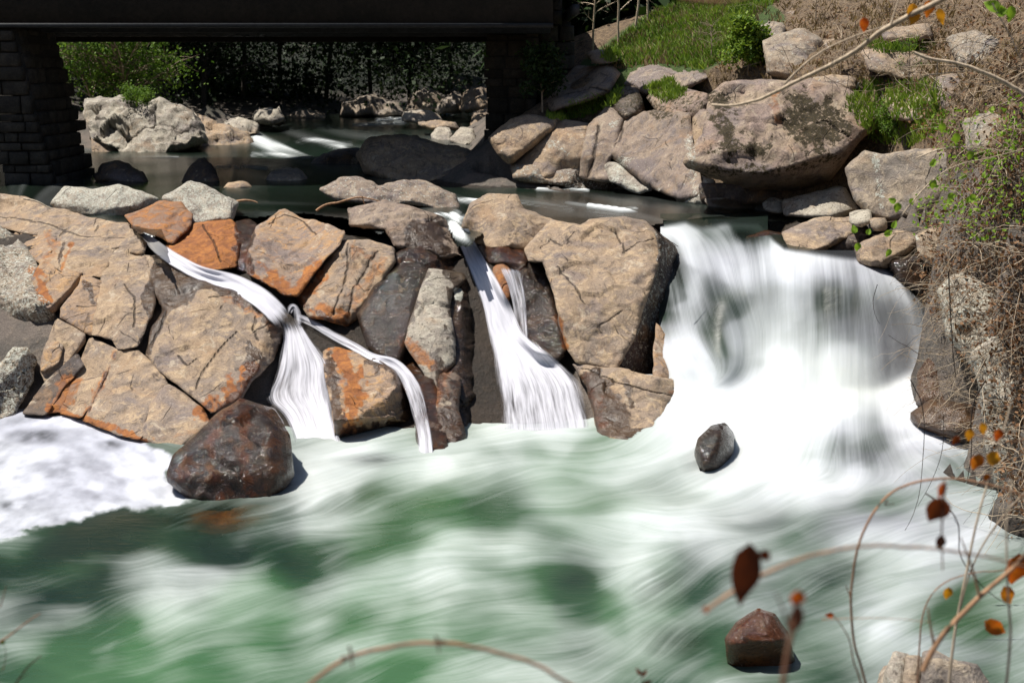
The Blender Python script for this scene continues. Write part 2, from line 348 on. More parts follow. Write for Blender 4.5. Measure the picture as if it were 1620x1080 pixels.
# ------------------------------------------------------------------ marks on the rock: (channel, points, half width px, strength)  0 wet 1 rust 2 lichen 3 moss
MARKS = [
 (0, [(243,415),(275,420),(317,450),(300,475),(268,492),(250,525),(236,558),(220,548),(240,505),(224,470),(240,440)], 5, .75, 1),
 (0, [(183,556),(165,600),(140,650)], 5, .6, 0), (1, [(183,556),(165,600),(135,655)], 8, .6, 0),
 (1, [(100,600),(80,650),(95,655),(130,600)], 10, .6, 1), (1, [(70,410),(90,385),(75,370)], 14, .5, 0),
 (0, [(100,387),(92,420)], 6, .7, 0), (1, [(112,390),(97,425)], 7, .7, 0), (0, [(135,445),(150,480)], 9, .7, 0),
 (0, [(228,382),(262,412),(320,447),(370,465),(420,490),(440,525),(440,570),(415,610)], 12, .8, 0),
 (1, [(360,470),(415,497),(440,530)], 14, .5, 0), (1, [(400,585),(360,640),(330,650)], 26, .8, 0), (0, [(420,590),(385,632),(345,650)], 22, .8, 0),
 (1, [(75,645),(170,675),(230,697)], 7, .95, 0), (1, [(230,697),(330,680)], 8, .4, 0), (1, [(20,340),(100,345),(200,372)], 12, .35, 0),
 (1, [(55,430),(75,475)], 14, .8, 0), (1, [(420,440),(460,465),(500,430)], 26, .75, 0), (1, [(560,400),(600,420),(560,480)], 22, .45, 0),
 (1, [(490,490),(540,510)], 22, .8, 0), (0, [(470,475),(520,505),(560,515)], 12, .6, 0), (1, [(390,400),(400,440),(450,470),(480,480)], 9, .9, 0),
 (0, [(385,350),(380,400),(390,430)], 12, .8, 0), (0, [(700,350),(660,355),(640,390),(700,410)], 18, .7, 1),
 (0, [(900,505),(890,560),(915,575)], 8, .5, 0), (1, [(880,500),(895,545)], 7, .8, 0), (2, [(1030,390),(1045,430),(1030,470)], 6, .35, 0),
 (0, [(940,590),(985,640),(1000,690),(940,690)], 14, .7, 1), (0, [(955,680),(1060,690)], 14, .9, 0), (1, [(930,600),(955,670)], 16, .6, 0),
 (0, [(990,600),(1000,640)], 8, .6, 0), (1, [(1060,620),(1095,625)], 8, .5, 0),
 (1, [(540,560),(560,610),(550,670)], 20, 1.0, 0), (0, [(530,690),(600,680),(655,680)], 22, .8, 0), (0, [(625,590),(645,640),(655,690)], 12, .8, 0),
 (1, [(640,540),(700,590),(690,640)], 18, .6, 0), (1, [(760,620),(775,660)], 14, .7, 0),
 (2, [(985,250),(975,285),(1000,300),(1040,310)], 12, .55, 0), (2, [(970,200),(985,190)], 8, .5, 0), (2, [(1090,225),(1100,300)], 12, .5, 0), (2, [(870,225),(900,245)], 12, .4, 0),
 (3, [(1135,160),(1150,230),(1190,240)], 30, .66, 0), (3, [(1260,150),(1310,170),(1340,210),(1290,230),(1250,200)], 20, .68, 1), (3, [(1000,150),(1050,180),(1090,190)], 14, .55, 0),
 (1, [(1225,150),(1230,190)], 16, .5, 0), (3, [(1120,270),(1260,265),(1320,250)], 14, .5, 0), (2, [(1385,250),(1395,320)], 10, .6, 0),
 (0, [(720,440),(735,560),(750,690)], 24, 1.0, 0), (2, [(722,460),(728,470)], 6, 1.2, 0),
 (0, [(405,560),(395,610),(415,640)], 22, .9, 0), (0, [(525,560),(530,640),(540,700)], 14, .85, 0), (0, [(590,570),(640,600),(655,650)], 14, .85, 0), (0, [(400,350),(392,400),(400,440),(460,475)], 9, .8, 0), (0, [(640,520),(650,470),(664,430)], 14, .9, 0), (0, [(690,560),(700,620)], 12, .7, 0), (1, [(345,650),(330,740),(345,790)], 14, .75, 0), (1, [(390,650),(385,720),(400,790)], 12, .75, 0), (1, [(300,720),(285,760)], 14, .7, 0), (0, [(935,600),(960,680)], 18, .8, 0),
]
def marks_for(P, base):
    px = to_px(P); out = np.tile(np.array(base, float), (len(P), 1))
    lo, hi = px.min(0)-40, px.max(0)+40
    for ch, pts, w, s, closed in MARKS:
        a = np.array(pts, float)
        if (a.max(0) < lo).any() or (a.min(0) > hi).any(): continue
        d, _ = seg_dist(px, a, bool(closed)); d = d + w*.75*fbm(np.column_stack([px/11, px[:, :1]*0+s*9]), 1, 4)*1.6 + w*.15
        f = np.clip(1.35 - d/w, 0, 1)
        if closed: f = np.where(pip(px, a), 1, f)
        out[:, ch] = np.maximum(out[:, ch], f*s)
    return out

# ------------------------------------------------------------------ rock builder
ROCK_BVH = []; ROCKS = []
def rock(name, px, D=None, z=None, n=None, mat='tan', base=(0, 0, 0, 0), R=.12, T=1.1, res=.05, folds=(), cracks=(), chisel=5, amp=.035,
         proud=None, zb=None, conform=None, tilt=.08, parent=None, label=None, cat='rock', group=None, seed=None, fct=1.0, grow=2.0, jit=.02, taper=.12, bvh=True, wetline=None):
    rng = np.random.default_rng(seed if seed is not None else (int(sum(p[0]*3+p[1]*7 for p in px)) % 99991))
    px = np.array(px, float); cen = px.mean(0)
    if proud is None: proud = .35
    if zb is not None: z = (px[px[:, 1] > px[:, 1].max()-12, 0].mean(), px[:, 1].max(), zb)
    CF = {'ledge': LEDF, 'bank': BNKF}.get(conform)
    if CF is not None:
        q = np.vstack([px, px*.5+cen*.5, cen]); hits = atD(q[:, 0], q[:, 1], rbf_eval(CF, q/100)); p0 = hits[-1]
        u_, s_, vt = np.linalg.svd(hits - hits.mean(0)); nn = vt[2]; rc = ray(*cen)
        if nn @ rc > 0: nn = -nn
        if nn @ rc > -.4: nn = nn - rc*(.4 + nn@rc)*1.2; nn /= np.linalg.norm(nn)
    elif n is None:
        hits = []
        for q in list(px*.8 + cen*.2) + [cen]:
            h = cast([BV], *q)
            if h is not None: hits.append(np.array(h[0]))
        hits = np.array(hits); c0 = hits.mean(0); u_, s_, vt = np.linalg.svd(hits - c0); nn = vt[2]
        rc = ray(*cen)
        if nn @ rc > 0: nn = -nn
        if nn @ rc > -.45: nn = nn - rc*(.45 + nn@rc)*1.2; nn /= np.linalg.norm(nn)
        p0 = c0 - rc*proud if D is None else atD(*cen, D)
    else:
        nn = np.array(n, float); nn /= np.linalg.norm(nn)
    if CF is None and n is not None:
        if z is not None: p0 = atZ(z[0], z[1], z[2])
        elif D is not None: p0 = atD(*cen, D)
        else: p0 = np.array(cast([BV], *cen)[0]) - ray(*cen)*proud
    if grow:
        e_ = np.roll(px, -1, 0)-np.roll(px, 1, 0); nn2 = np.column_stack([e_[:, 1], -e_[:, 0]])/(np.linalg.norm(e_, axis=1, keepdims=True)+1e-9)
        ar = np.sum(px[:, 0]*np.roll(px[:, 1], -1)-np.roll(px[:, 0], -1)*px[:, 1]); px = px + nn2*grow*(1 if ar > 0 else -1)
    # densify + jitter the outline
    pts = []
    for i in range(len(px)):
        a, b = px[i], px[(i+1) % len(px)]
        k = max(1, int(np.linalg.norm(b-a)/7))
        for j in range(k): pts.append(a + (b-a)*j/k)
    pts = np.array(pts); s3 = np.column_stack([pts/14.0, np.full(len(pts), rng.random()*50)])
    jp = jit*85
    pts = pts + np.column_stack([fbm(s3, 1, 3), fbm(s3+31.7, 1, 3)])*jp
    def toplane(q):
        r = ray(q[:, 0], q[:, 1]); t = ((p0-CAMP)@nn)/(r@nn); return CAMP + r*t[:, None]
    U = np.cross([0, 0, 1.0], nn); U = U/np.linalg.norm(U) if np.linalg.norm(U) > .05 else np.array([1.0, 0, 0]); Vv = np.cross(nn, U)
    W3 = toplane(pts); ou = np.column_stack([(W3-p0)@U, (W3-p0)@Vv])
    lo, hi = ou.min(0)-res, ou.max(0)+res
    ext = (hi-lo).max(); res = max(res, ext/130)
    gu = np.arange(lo[0], hi[0]+res, res); gv = np.arange(lo[1], hi[1]+res, res)
    A, B = np.meshgrid(gu, gv); g = np.column_stack([A.ravel(), B.ravel()])
    ins = pip(g, ou).reshape(A.shape)
    keep = ins[:-1, :-1] & ins[1:, :-1] & ins[1:, 1:] & ins[:-1, 1:]
    if keep.sum() < 4: return None
    F = grid_faces(*A.shape, keep)[:, ::-1]
    g, F = compact(g, F)
    e = np.concatenate([F[:, [0, 1]], F[:, [1, 2]], F[:, [2, 3]], F[:, [3, 0]]])
    key = np.sort(e, 1); uq, idx, cnt = np.unique(key[:, 0].astype(np.int64)*len(g)+key[:, 1], return_index=True, return_counts=True)
    be = e[idx[cnt == 1]]; bv = np.unique(be)
    d, nr = seg_dist(g, ou); g[bv] = nr[bv]; d[bv] = 0
    # slide the next ring out a little so cells stay even
    push = R*(1-np.sqrt(np.clip(1-(1-np.clip(d/R, 0, 1))**2, 0, 1)))
    cuv = ou.mean(0); rad = np.sqrt(((ou-cuv)**2).sum(1)).mean()
    for k in range(chisel):
        th = rng.random()*6.283; dr = np.array([math.cos(th), math.sin(th)])
        off = rad*rng.uniform(.25, .95); sl = rng.uniform(.1, .42)
        push += np.maximum(0, (g-cuv)@dr + .08*fbm(np.column_stack([g*2, np.full(len(g), k*7.7)]), 1, 2) - off)*sl
    for (a, b, sl) in folds:      # the lower side of a line, or the right side of a steep one, turns away
        if b[1]-a[1] > .5*abs(b[0]-a[0]): a, b = b, a
        w2 = toplane(np.array([a, b], float)); q = np.column_stack([(w2-p0)@U, (w2-p0)@Vv]); t = (q[1]-q[0])/np.linalg.norm(q[1]-q[0])
        nrm = np.array([t[1], -t[0]])
        dd = (g-q[0])@nrm + .05*fbm(np.column_stack([g*1.5, np.zeros(len(g))+3]), 1, 3)
        push += np.maximum(0, dd)*sl
    crk = np.zeros(len(g))
    for (pl, w, dep) in cracks:
        w2 = toplane(np.array(pl, float)); q = np.column_stack([(w2-p0)@U, (w2-p0)@Vv])
        cd, _ = seg_dist(g + .03*np.column_stack([fbm(np.column_stack([g*5, g[:, :1]*0]), 1, 3), fbm(np.column_stack([g*5, g[:, :1]*0+9]), 1, 3)]), q, False)
        push += dep*np.exp(-(cd/w)**2); crk = np.maximum(crk, np.exp(-(cd/max(w*.7, res*.85))**2)*.92)
    P = p0 + g[:, :1]*U + g[:, 1:]*Vv
    if CF is not None:
        qq = to_px(P); P = atD(qq[:, 0], qq[:, 1], rbf_eval(CF, qq/100)); tl = rng.uniform(-1, 1, 2)*tilt
        P = P - ray(qq[:, 0], qq[:, 1])*(proud + (g-cuv)@tl)[:, None]
    rr = P - CAMP; rr /= np.linalg.norm(rr, axis=1, keepdims=True)
    so = rng.random(3)*30
    nz = fbm(P+so, .8, 3)*1.6 + fbm(P+so, 3.0, 4)*.75 + np.clip(fbm(P+so, 1.6, 3, True), -.2, 1)*.7
    nz = nz*.55 + facet(P+so + .12*fbm(P+so, 2, 2)[:, None], 1.25)*1.5*fct + facet(P+so, 3.6)*.55*fct
    # stepped, slabby relief
    q = fbm(P*np.array([1, 1, 1.6])+so, 1.3, 2)*3.0; st = (np.floor(q) + sstep(.35, .65, q-np.floor(q)))*.5
    nz = nz + st*.55
    edge = np.clip(d/.1, 0, 1)
    P = P + rr*push[:, None] + nn*(nz*amp*(.35+.65*edge))[:, None]
    mk = marks_for(P, base)
    if wetline is not None: mk[:, 0] = np.maximum(mk[:, 0], sstep(wetline+.22, wetline+.02, P[:, 2] + .1*fbm(P, 3, 2)))
    # sides and back: real thickness
    nb = len(bv); remap = -np.ones(len(g), int); remap[bv] = np.arange(nb)
    axis_c = P[bv].mean(0); rays = rr[bv]; rings = [P]; faces = [F]; prev = np.arange(len(g)); prev_b = bv
    K = max(2, min(7, int(T/.22))); mks = [mk]
    for k in range(1, K+1):
        t = k/K; Q = P[bv] + rays*T*t
        tow = (axis_c + rays.mean(0)*T*t) - Q
        Q = Q + tow*(taper*t**1.3) + (np.stack([fbm(Q+so, 2.5, 3), fbm(Q+so+9, 2.5, 3), fbm(Q+so+19, 2.5, 3)], -1))*amp*1.3
        base_i = sum(len(r) for r in rings); rings.append(Q); mks.append(np.tile(np.array(base, float), (nb, 1)))
        cur = base_i + np.arange(nb)
        pi = (prev_b[remap[be]] if k > 1 else be)
        ci = cur[remap[be]]
        faces.append(np.column_stack([pi[:, 1], pi[:, 0], ci[:, 0], ci[:, 1]]))
        prev_b = cur
    cidx = sum(len(r) for r in rings); rings.append((axis_c + rays.mean(0)*T*1.08)[None]); mks.append(np.array([base], float))
    ci = prev_b[remap[be]]
    faces.append(np.column_stack([ci[:, 1], ci[:, 0], np.full(len(be), cidx), np.full(len(be), cidx)]))
    V = np.concatenate(rings); FF = np.concatenate(faces[:-1]); capf = faces[-1][:, :3]
    origin = np.array([V[:, 0].mean(), V[:, 1].mean(), V[:, 2].min()])
    allF = [tuple(int(i) for i in f) for f in FF] + [tuple(int(i) for i in f) for f in capf]
    # quads + cap triangles (degenerate 4th corner avoided)
    me = bpy.data.meshes.new(name)
    o0 = origin if parent is None else parent_world(parent)
    Vl = (V-o0).astype(np.float32)
    tot = FF.size + capf.size
    me.vertices.add(len(Vl)); me.vertices.foreach_set('co', Vl.ravel())
    me.loops.add(tot); me.loops.foreach_set('vertex_index', np.concatenate([FF.ravel(), capf.ravel()]).astype(np.int32))
    me.polygons.add(len(FF)+len(capf))
    ls = np.concatenate([np.arange(0, FF.size, 4), FF.size + np.arange(0, capf.size, 3)]).astype(np.int32)
    me.polygons.foreach_set('loop_start', ls); me.polygons.foreach_set('use_smooth', np.ones(len(ls), bool)); me.update(calc_edges=True)
    at = me.attributes.new('marks', 'FLOAT_COLOR', 'POINT'); at.data.foreach_set('color', np.concatenate(mks).astype(np.float32).ravel())
    at = me.attributes.new('crk', 'FLOAT', 'POINT'); at.data.foreach_set('value', np.concatenate([crk, np.zeros(len(Vl)-len(crk))]).astype(np.float32))
    me.materials.append(M[mat]); o = bpy.data.objects.new(name, me); COL.objects.link(o)
    if parent is not None: o.parent = parent
    else: o.location = o0
    if label: tag(o, label, None if parent is not None else cat, group)
    if bvh: ROCK_BVH.append(BVHTree.FromPolygons([tuple(p) for p in V], allF))
    ROCKS.append(o)
    return o
# ------------------------------------------------------------------ left ledge: fractured bedrock, each block a part
led = empty('rock_ledge', atZ(150, 690, 0), label='broad sloping tan bedrock ledge of fractured blocks left of the falls', cat='rock ledge')
LN = (0.05, -.60, .80)
def block(px, **k): 
    k["proud"] = k.get("proud", .06)*.9 - .02; k.setdefault("conform", "ledge"); k.setdefault("res", .035); k.setdefault("mat", "tan"); k.setdefault("T", 1.0); k.setdefault('amp', .03); k.setdefault('taper', .05); k.setdefault('chisel', 0); k['R'] = k.get('R', .1)*.35; k.setdefault('grow', 4.0)
    return rock('block', px, parent=led, **k)
block([(-90,318),(0,310),(40,315),(67,328),(110,337),(140,347),(200,357),(230,387),(227,403),(187,390),(133,395),(90,380),(50,368),(0,357),(-90,350)], base=(0,.12,0,0), R=.2, mat='tan', cracks=[([(0,342),(60,352),(130,372),(200,376)], .02, .02), ([(95,372),(108,360)], .02, .02), ([(150,366),(155,357)], .02, .02)])
block([(23,370),(50,368),(88,380),(88,387),(63,415),(47,402),(25,378)], mat='warm', R=.06)
block([(92,382),(133,396),(187,392),(173,407),(163,437),(128,433),(97,425),(66,414)], mat='tan', R=.05)
block([(69,413),(97,426),(127,434),(123,453),(83,492),(66,473),(53,443)], mat='warm', R=.06, proud=.16, folds=[((123,440),(75,488),1.5)])
block([(50,433),(62,445),(80,473),(72,481),(55,457)], mat='warm', base=(0,.7,0,0), R=.05, T=.5)
block([(130,438),(160,447),(155,482),(147,530),(97,500),(100,490),(127,453)], mat='warm', R=.05)
block([(173,408),(190,393),(227,404),(232,420),(241,457),(243,480),(217,547),(187,550),(180,535),(148,528),(157,482),(164,438)], R=.06, proud=.1, cracks=[([(195,450),(215,470),(212,520)], .02, .03)])
block([(228,404),(260,410),(317,447),(360,460),(407,480),(437,507),(447,527),(430,567),(397,600),(380,627),(337,653),(318,633),(287,610),(253,583),(235,560),(243,520),(262,492),(245,457)],
      mat='tan', R=.16, proud=.2, T=1.4, amp=.035, folds=[((425,490),(405,605),1.3),((405,590),(330,640),.5)], cracks=[([(375,525),(340,560),(318,590),(310,615)], .015, .04), ([(330,472),(352,468)], .02, .03), ([(283,560),(298,578),(312,565)], .015, .03), ([(262,492),(255,520),(238,545)], .02, .04), ([(405,500),(400,520),(408,540)], .02, .03), ([(430,510),(415,520),(400,525)], .02, .03)])
block([(145,535),(182,552),(157,610),(128,660),(97,652),(117,607)], R=.06, proud=.1, folds=[((180,555),(128,660),-.0)])
block([(184,553),(217,557),(257,593),(263,607),(237,640),(222,693),(190,685),(133,664),(157,614)], mat='tan', R=.08, proud=.12, folds=[((135,650),(222,682),.5)])
block([(265,609),(290,625),(318,650),(330,667),(305,690),(275,711),(223,694),(241,641)], mat='tan', R=.13, proud=.14, folds=[((230,680),(320,672),.5)])
block([(90,507),(133,530),(133,540),(113,563),(95,600),(80,615),(66,585),(78,545)], R=.07, proud=.1, folds=[((133,535),(100,590),1.6)])
block([(66,587),(90,572),(96,545),(90,543),(80,545),(68,570)], mat='warm', R=.03, proud=.22, T=.4)
block([(125,562),(131,577),(100,609),(72,655),(38,655),(80,600)], mat='dark', R=.05, base=(.3,.2,0,0), proud=.12)
block([(100,610),(118,590),(95,650),(72,656)], mat='warm', R=.05, base=(0,.6,0,0), T=.4)
block([(-90,355),(0,360),(40,393),(57,423),(50,436),(53,460),(80,482),(83,502),(60,545),(20,560),(-90,600)], mat='grey', base=(0,0,.42,.35), R=.25, proud=.25, T=1.5, amp=.06, folds=[((-60,470),(80,480),1.1)])
block([(-80,592),(0,580),(23,552),(43,553),(53,567),(50,600),(20,655),(0,664),(-80,660)], mat='grey', base=(0,0,.5,.45), R=.1, proud=.6, T=1.5, amp=.05, folds=[((46,553),(5,600),.9)])
# ------------------------------------------------------------------ single rocks of the dam, left to right
rock('boulder', [(80,323),(103,295),(147,302),(187,293),(250,315),(252,327),(215,348),(187,346),(133,341),(97,336)], zb=2.62, n=(-.1,-.6,.8), mat='pale', base=(0,.05,.5,0), R=0.130, T=1.5, amp=.05,
     folds=[((85,325),(215,332),.8)], label='long pale lichen-crusted boulder behind the top edge of the ledge, nearest the bridge pier')
rock('boulder', [(255,315),(300,288),(320,293),(360,313),(378,322),(367,348),(300,354),(283,332)], zb=2.62, n=(0,-.6,.8), mat='pale', base=(0,.05,.47,0), R=0.117, T=1.4, amp=.05,
     label='peaked grey-white lichened boulder above the rust-orange rocks')
rock('boulder', conform='ledge', proud=0.1, res=.035, grow=3.5, px=[(197,343),(257,322),(287,323),(302,340),(300,357),(273,385),(260,376),(217,360)], n=(.05,-.65,.75), mat='warm', base=(0,.52,0,0), R=0.047, label='smooth orange boulder just above the first white chute')
rock('boulder', conform='ledge', proud=0.12, res=.035, grow=3.5, px=[(267,383),(300,357),(333,352),(365,350),(380,367),(374,420),(333,425),(300,426),(283,412),(263,399)], n=(.05,-.65,.75), mat='warm', base=(.35,.75,0,0), R=0.055, folds=[((352,350),(345,425),.5)],
     cracks=[([(320,355),(340,385),(350,415)], .02, .04)], label='bright rust-stained wet boulder wedged above the first chute')
rock('boulder', conform='ledge', proud=-0.05, res=.035, grow=3.5, px=[(376,352),(395,348),(408,360),(400,390),(391,415),(392,437),(376,425),(374,380)], n=(0,-.65,.75), mat='dark', base=(.9,.4,0,0), R=0.031, T=.7, label='narrow dark dripping rock between the rust boulder and the tan block')
rock('boulder', conform='ledge', proud=0.25, res=.035, grow=3.5, px=[(390,413),(407,360),(450,333),(473,347),(520,357),(543,370),(535,387),(514,407),(494,433),(468,469),(450,465),(420,445),(393,430)], n=(-.02,-.62,.78), mat='warm', base=(0,.32,0,0), R=0.055, T=1.3,
     folds=[((407,362),(520,360),-.15)], cracks=[([(425,352),(450,342),(480,350),(500,372)], .02, .03)], label='rounded tan block with an orange foot beside the first chute')
rock('boulder', conform='ledge', proud=0.15, res=.035, grow=3.5, px=[(543,382),(583,382),(620,393),(624,413),(601,447),(580,475),(567,500),(550,514),(490,499),(471,471),(498,436),(522,410)], n=(.03,-.66,.75), mat='tan', base=(0,.3,0,0), R=0.065, T=1.2, amp=.05,
     cracks=[([(550,385),(545,440),(530,500)], .025, .06), ([(597,400),(560,455),(552,500)], .02, .05)], label='cracked tan and rust face between the tan block and the black rock hump')
rock('boulder', conform='ledge', proud=0.25, res=.035, grow=3.5, px=[(567,499),(593,453),(627,424),(650,417),(681,428),(667,460),(647,520),(643,542),(634,575),(600,560),(583,545)], n=(-.12,-.7,.7), mat='dark', base=(.95,.15,0,0), R=0.195, T=1.2, amp=.025, chisel=2,
     label='rounded black wet hump of rock right of the rust face')
rock('boulder', conform='ledge', proud=0.3, res=.035, grow=3.5, px=[(680,428),(733,435),(737,443),(713,460),(708,487),(717,533),(718,573),(697,592),(697,635),(680,600),(643,542),(650,513),(667,460)], n=(.05,-.72,.68), mat='pale', base=(.0,0,0,0), R=0.039, T=1.2, amp=.025, chisel=2,
     folds=[((700,440),(690,600),.35)], label='smooth light tan slab standing left of the middle waterfall')
rock('boulder', conform='ledge', proud=0.0, res=.035, grow=3.5, px=[(713,460),(724,440),(742,440),(750,470),(767,520),(777,640),(778,687),(745,692),(722,690),(712,640),(716,575),(712,530),(705,490)], n=(.35,-.72,.6), mat='dark', base=(.9,.1,0,0), R=0.047, T=1.3, amp=.06,
     folds=[((728,440),(735,690),1.4)], cracks=[([(745,470),(752,560),(752,680)], .04, .12)], label='black dripping wall of rock along the left side of the middle waterfall')
rock('boulder', conform='ledge', proud=0.25, res=.035, grow=3.5, px=[(697,592),(718,573),(726,600),(722,650),(735,690),(712,716),(700,690),(694,640)], n=(.1,-.8,.6), mat='dark', base=(.5,.35,0,0), R=0.047, T=.9, label='small dark rounded rock at the foot of the light slab')
rock('boulder', conform='ledge', proud=0.12, res=.035, grow=3.5, px=[(600,562),(640,565),(680,592),(697,640),(706,716),(690,728),(664,700),(657,640),(630,592)], n=(.1,-.75,.65), mat='dark', base=(.8,.45,0,0), R=0.058, T=.9, label='dark brown rock ramp beside the thin side waterfall')
rock('boulder', conform='ledge', proud=0.45, res=.035, grow=3.5, px=[(513,545),(553,557),(587,565),(623,590),(640,625),(657,660),(661,695),(636,718),(550,728),(535,702),(530,650),(517,600)], n=(.08,-.66,.75), mat='warm', base=(.12,.2,0,0), R=0.062, T=1.3, amp=.05,
     folds=[((525,690),(562,662),1.5),((562,662),(660,658),1.6),((618,585),(655,700),.9)], label='rust-striped boulder with a dark undercut between the first falls')
rock('boulder', [(263,757),(275,720),(310,690),(329,671),(345,655),(382,633),(410,640),(435,649),(458,689),(464,752),(430,796),(378,818),(305,792)], n=(.12,-.62,.77), mat='dark', base=(.97,.38,0,0), R=0.195, T=1.6, amp=.05, chisel=4,
     folds=[((415,650),(440,770),.8),((300,750),(430,740),.3)], zb=-.12, label='glossy brown wet boulder at the foot of the ledge beside the foam pool')
rock('boulder', [(505,300),(540,282),(567,282),(597,297),(640,287),(673,290),(720,310),(727,330),(700,337),(680,327),(640,321),(607,321),(530,316)], zb=2.62, n=(0,-.5,.86), mat='purple', base=(0,0,.3,0), R=0.098, T=1.2, amp=.05,
     label='low reddish boulder in the upper river with a lichen cap on its right end')
rock('boulder', conform='ledge', proud=0.1, res=.04, grow=3.5, px=[(553,330),(600,323),(650,330),(700,347),(717,377),(730,403),(700,409),(673,395),(627,389),(610,359),(553,355)], n=(0,-.5,.86), mat='purple', base=(.3,.2,.08,0), R=0.091, T=1.2, amp=.07, chisel=7,
     label='jagged brown rock shelf at the head of the middle waterfall')
rock('boulder', conform='ledge', proud=0.05, res=.035, grow=3.5, px=[(640,396),(673,390),(705,404),(728,400),(735,435),(683,430),(652,419),(628,425),(624,405)], n=(.05,-.55,.83), mat='dark', base=(.75,.35,0,0), R=0.039, T=.9, amp=.06, label='dark blue-sheened wet rock step left of the middle fall lip')
rock('boulder', conform='ledge', proud=0.3, res=.04, grow=3.5, px=[(733,360),(747,323),(773,310),(817,310),(827,333),(847,340),(873,350),(875,370),(847,395),(820,392),(767,390),(740,375)], n=(-.05,-.62,.78), mat='tan', base=(0,0,.12,0), R=0.091, T=1.4, amp=.04,
     folds=[((740,350),(865,352),.35)], label='pale-capped boulder at the head of the middle waterfall')
MARKS.append((2, [(750,320),(790,312),(820,320),(800,345),(760,340)], 14, .62, 1))
rock('boulder', conform='ledge', proud=0.45, res=.035, grow=3.5, px=[(873,350),(917,360),(933,350),(967,347),(1020,350),(1037,367),(1044,400),(1031,440),(1021,467),(1001,533),(974,584),(913,572),(897,545),(887,500),(873,443),(860,413),(838,412),(832,395),(850,375)], n=(-.04,-.62,.78), mat='tan', base=(0,.1,0,0), R=0.062, T=1.8, amp=.045, chisel=3,
     folds=[((930,352),(1040,385),-.12),((1000,480),(900,430),-.1)], cracks=[([(945,517),(985,490)], .015, .04), ([(985,400),(1035,378)], .02, .04), ([(910,455),(925,480)], .012, .03), ([(855,395),(870,380),(890,392)], .02, .03), ([(975,365),(985,385),(990,402)], .012, .02), ([(880,425),(900,440),(920,470)], .012, .02)], tilt=.05, label='huge smooth tan boulder between the middle and the main waterfall')
MARKS.append((2, [(990,400),(1036,378)], 4, .5, 0))
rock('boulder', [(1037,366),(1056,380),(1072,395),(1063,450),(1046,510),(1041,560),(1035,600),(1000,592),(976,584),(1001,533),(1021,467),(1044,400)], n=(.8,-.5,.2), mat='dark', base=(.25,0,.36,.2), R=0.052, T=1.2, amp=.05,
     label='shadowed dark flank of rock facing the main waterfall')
rock('boulder', conform='ledge', proud=.45, px=[(1041,505),(1051,530),(1066,575),(1067,600),(1046,604),(1036,600),(1036,560)], n=(.2,-.8,.5), mat='warm', base=(.4,.3,.1,0), R=0.039, T=.7, label='upright brown splinter of rock at the left edge of the main waterfall')
rock('boulder', conform='ledge', proud=0.35, res=.035, grow=3.5, px=[(907,577),(973,586),(1040,600),(1080,605),(1102,625),(1062,672),(1042,694),(990,698),(948,690),(943,650),(930,612)], n=(.05,-.62,.78), mat='tan', base=(.1,.15,0,0), R=0.058, T=1.4, amp=.045,
     folds=[((1075,600),(1020,690),1.0)], cracks=[([(920,585),(1000,612),(1090,635)], .02, .04)], label='low tan and black-streaked boulder at the foot of the huge boulder')
rock('boulder', conform='ledge', proud=0.0, res=.035, grow=3.5, px=[(823,433),(837,410),(860,435),(877,487),(888,527),(898,553),(885,569),(847,562),(830,540),(820,487)], n=(-.25,-.72,.65), mat='dark', base=(1,.0,0,0), R=0.078, T=.9, amp=.03, chisel=2, label='black wet rock face between the middle fall and the huge boulder')
rock('boulder', conform='ledge', proud=0.1, res=.035, grow=3.5, px=[(782,425),(795,415),(806,430),(806,470),(797,485),(785,455)], n=(0,-.75,.65), mat='warm', base=(.4,.6,0,0), R=0.047, T=.6, label='little orange knob of rock inside the middle waterfall')
rock('boulder', conform='ledge', proud=0.02, res=.035, grow=3.5, px=[(755,385),(800,388),(822,392),(835,410),(825,435),(800,415),(770,412)], n=(0,-.6,.8), mat='dark', base=(.8,.5,0,0), R=0.031, T=.7, label='wet dark rock lip under the pale-capped boulder')
# rocks standing in the lower pool and under the main fall
rock('boulder', [(1100,716),(1106,694),(1126,673),(1148,670),(1160,686),(1158,716),(1140,744),(1110,748)], zb=.12, n=(.1,-.72,.68), mat='dark', base=(.95,.1,0,0), R=.28, T=.9, amp=.03, chisel=3, folds=[((1135,668),(1130,745),.6)], label='dark wet egg-shaped boulder breaking the white water below the main fall')
rock('boulder', [(1148,1010),(1165,985),(1200,963),(1225,973),(1245,1000),(1258,1050),(1230,1082),(1188,1086),(1152,1050)], zb=0.0, n=(.0,-.7,.7), mat='dark', base=(.6,.62,0,0), R=.12, T=.5, amp=.02, res=.02, folds=[((1150,1015),(1250,1008),1.3),((1205,965),(1235,1060),.4)], label='small amber boulder poking from the rapids near the camera')
rock('boulder', [(1453,592),(1478,556),(1530,548),(1552,580),(1556,640),(1500,652),(1450,642)], zb=.55, n=(-.1,-.75,.65), mat='warm', base=(.6,.45,.1,0), R=.25, T=1.2, amp=.04, label='brown wet boulder at the right edge of the main waterfall under the brambles')
rock('boulder', [(1440,655),(1475,630),(1530,640),(1562,655),(1566,690),(1520,700),(1450,672)], zb=.3, n=(-.1,-.7,.7), mat='warm', base=(.9,.1,0,0), R=.2, T=1.1, amp=.05, label='flat wet grey boulder at the water line below the brown one')
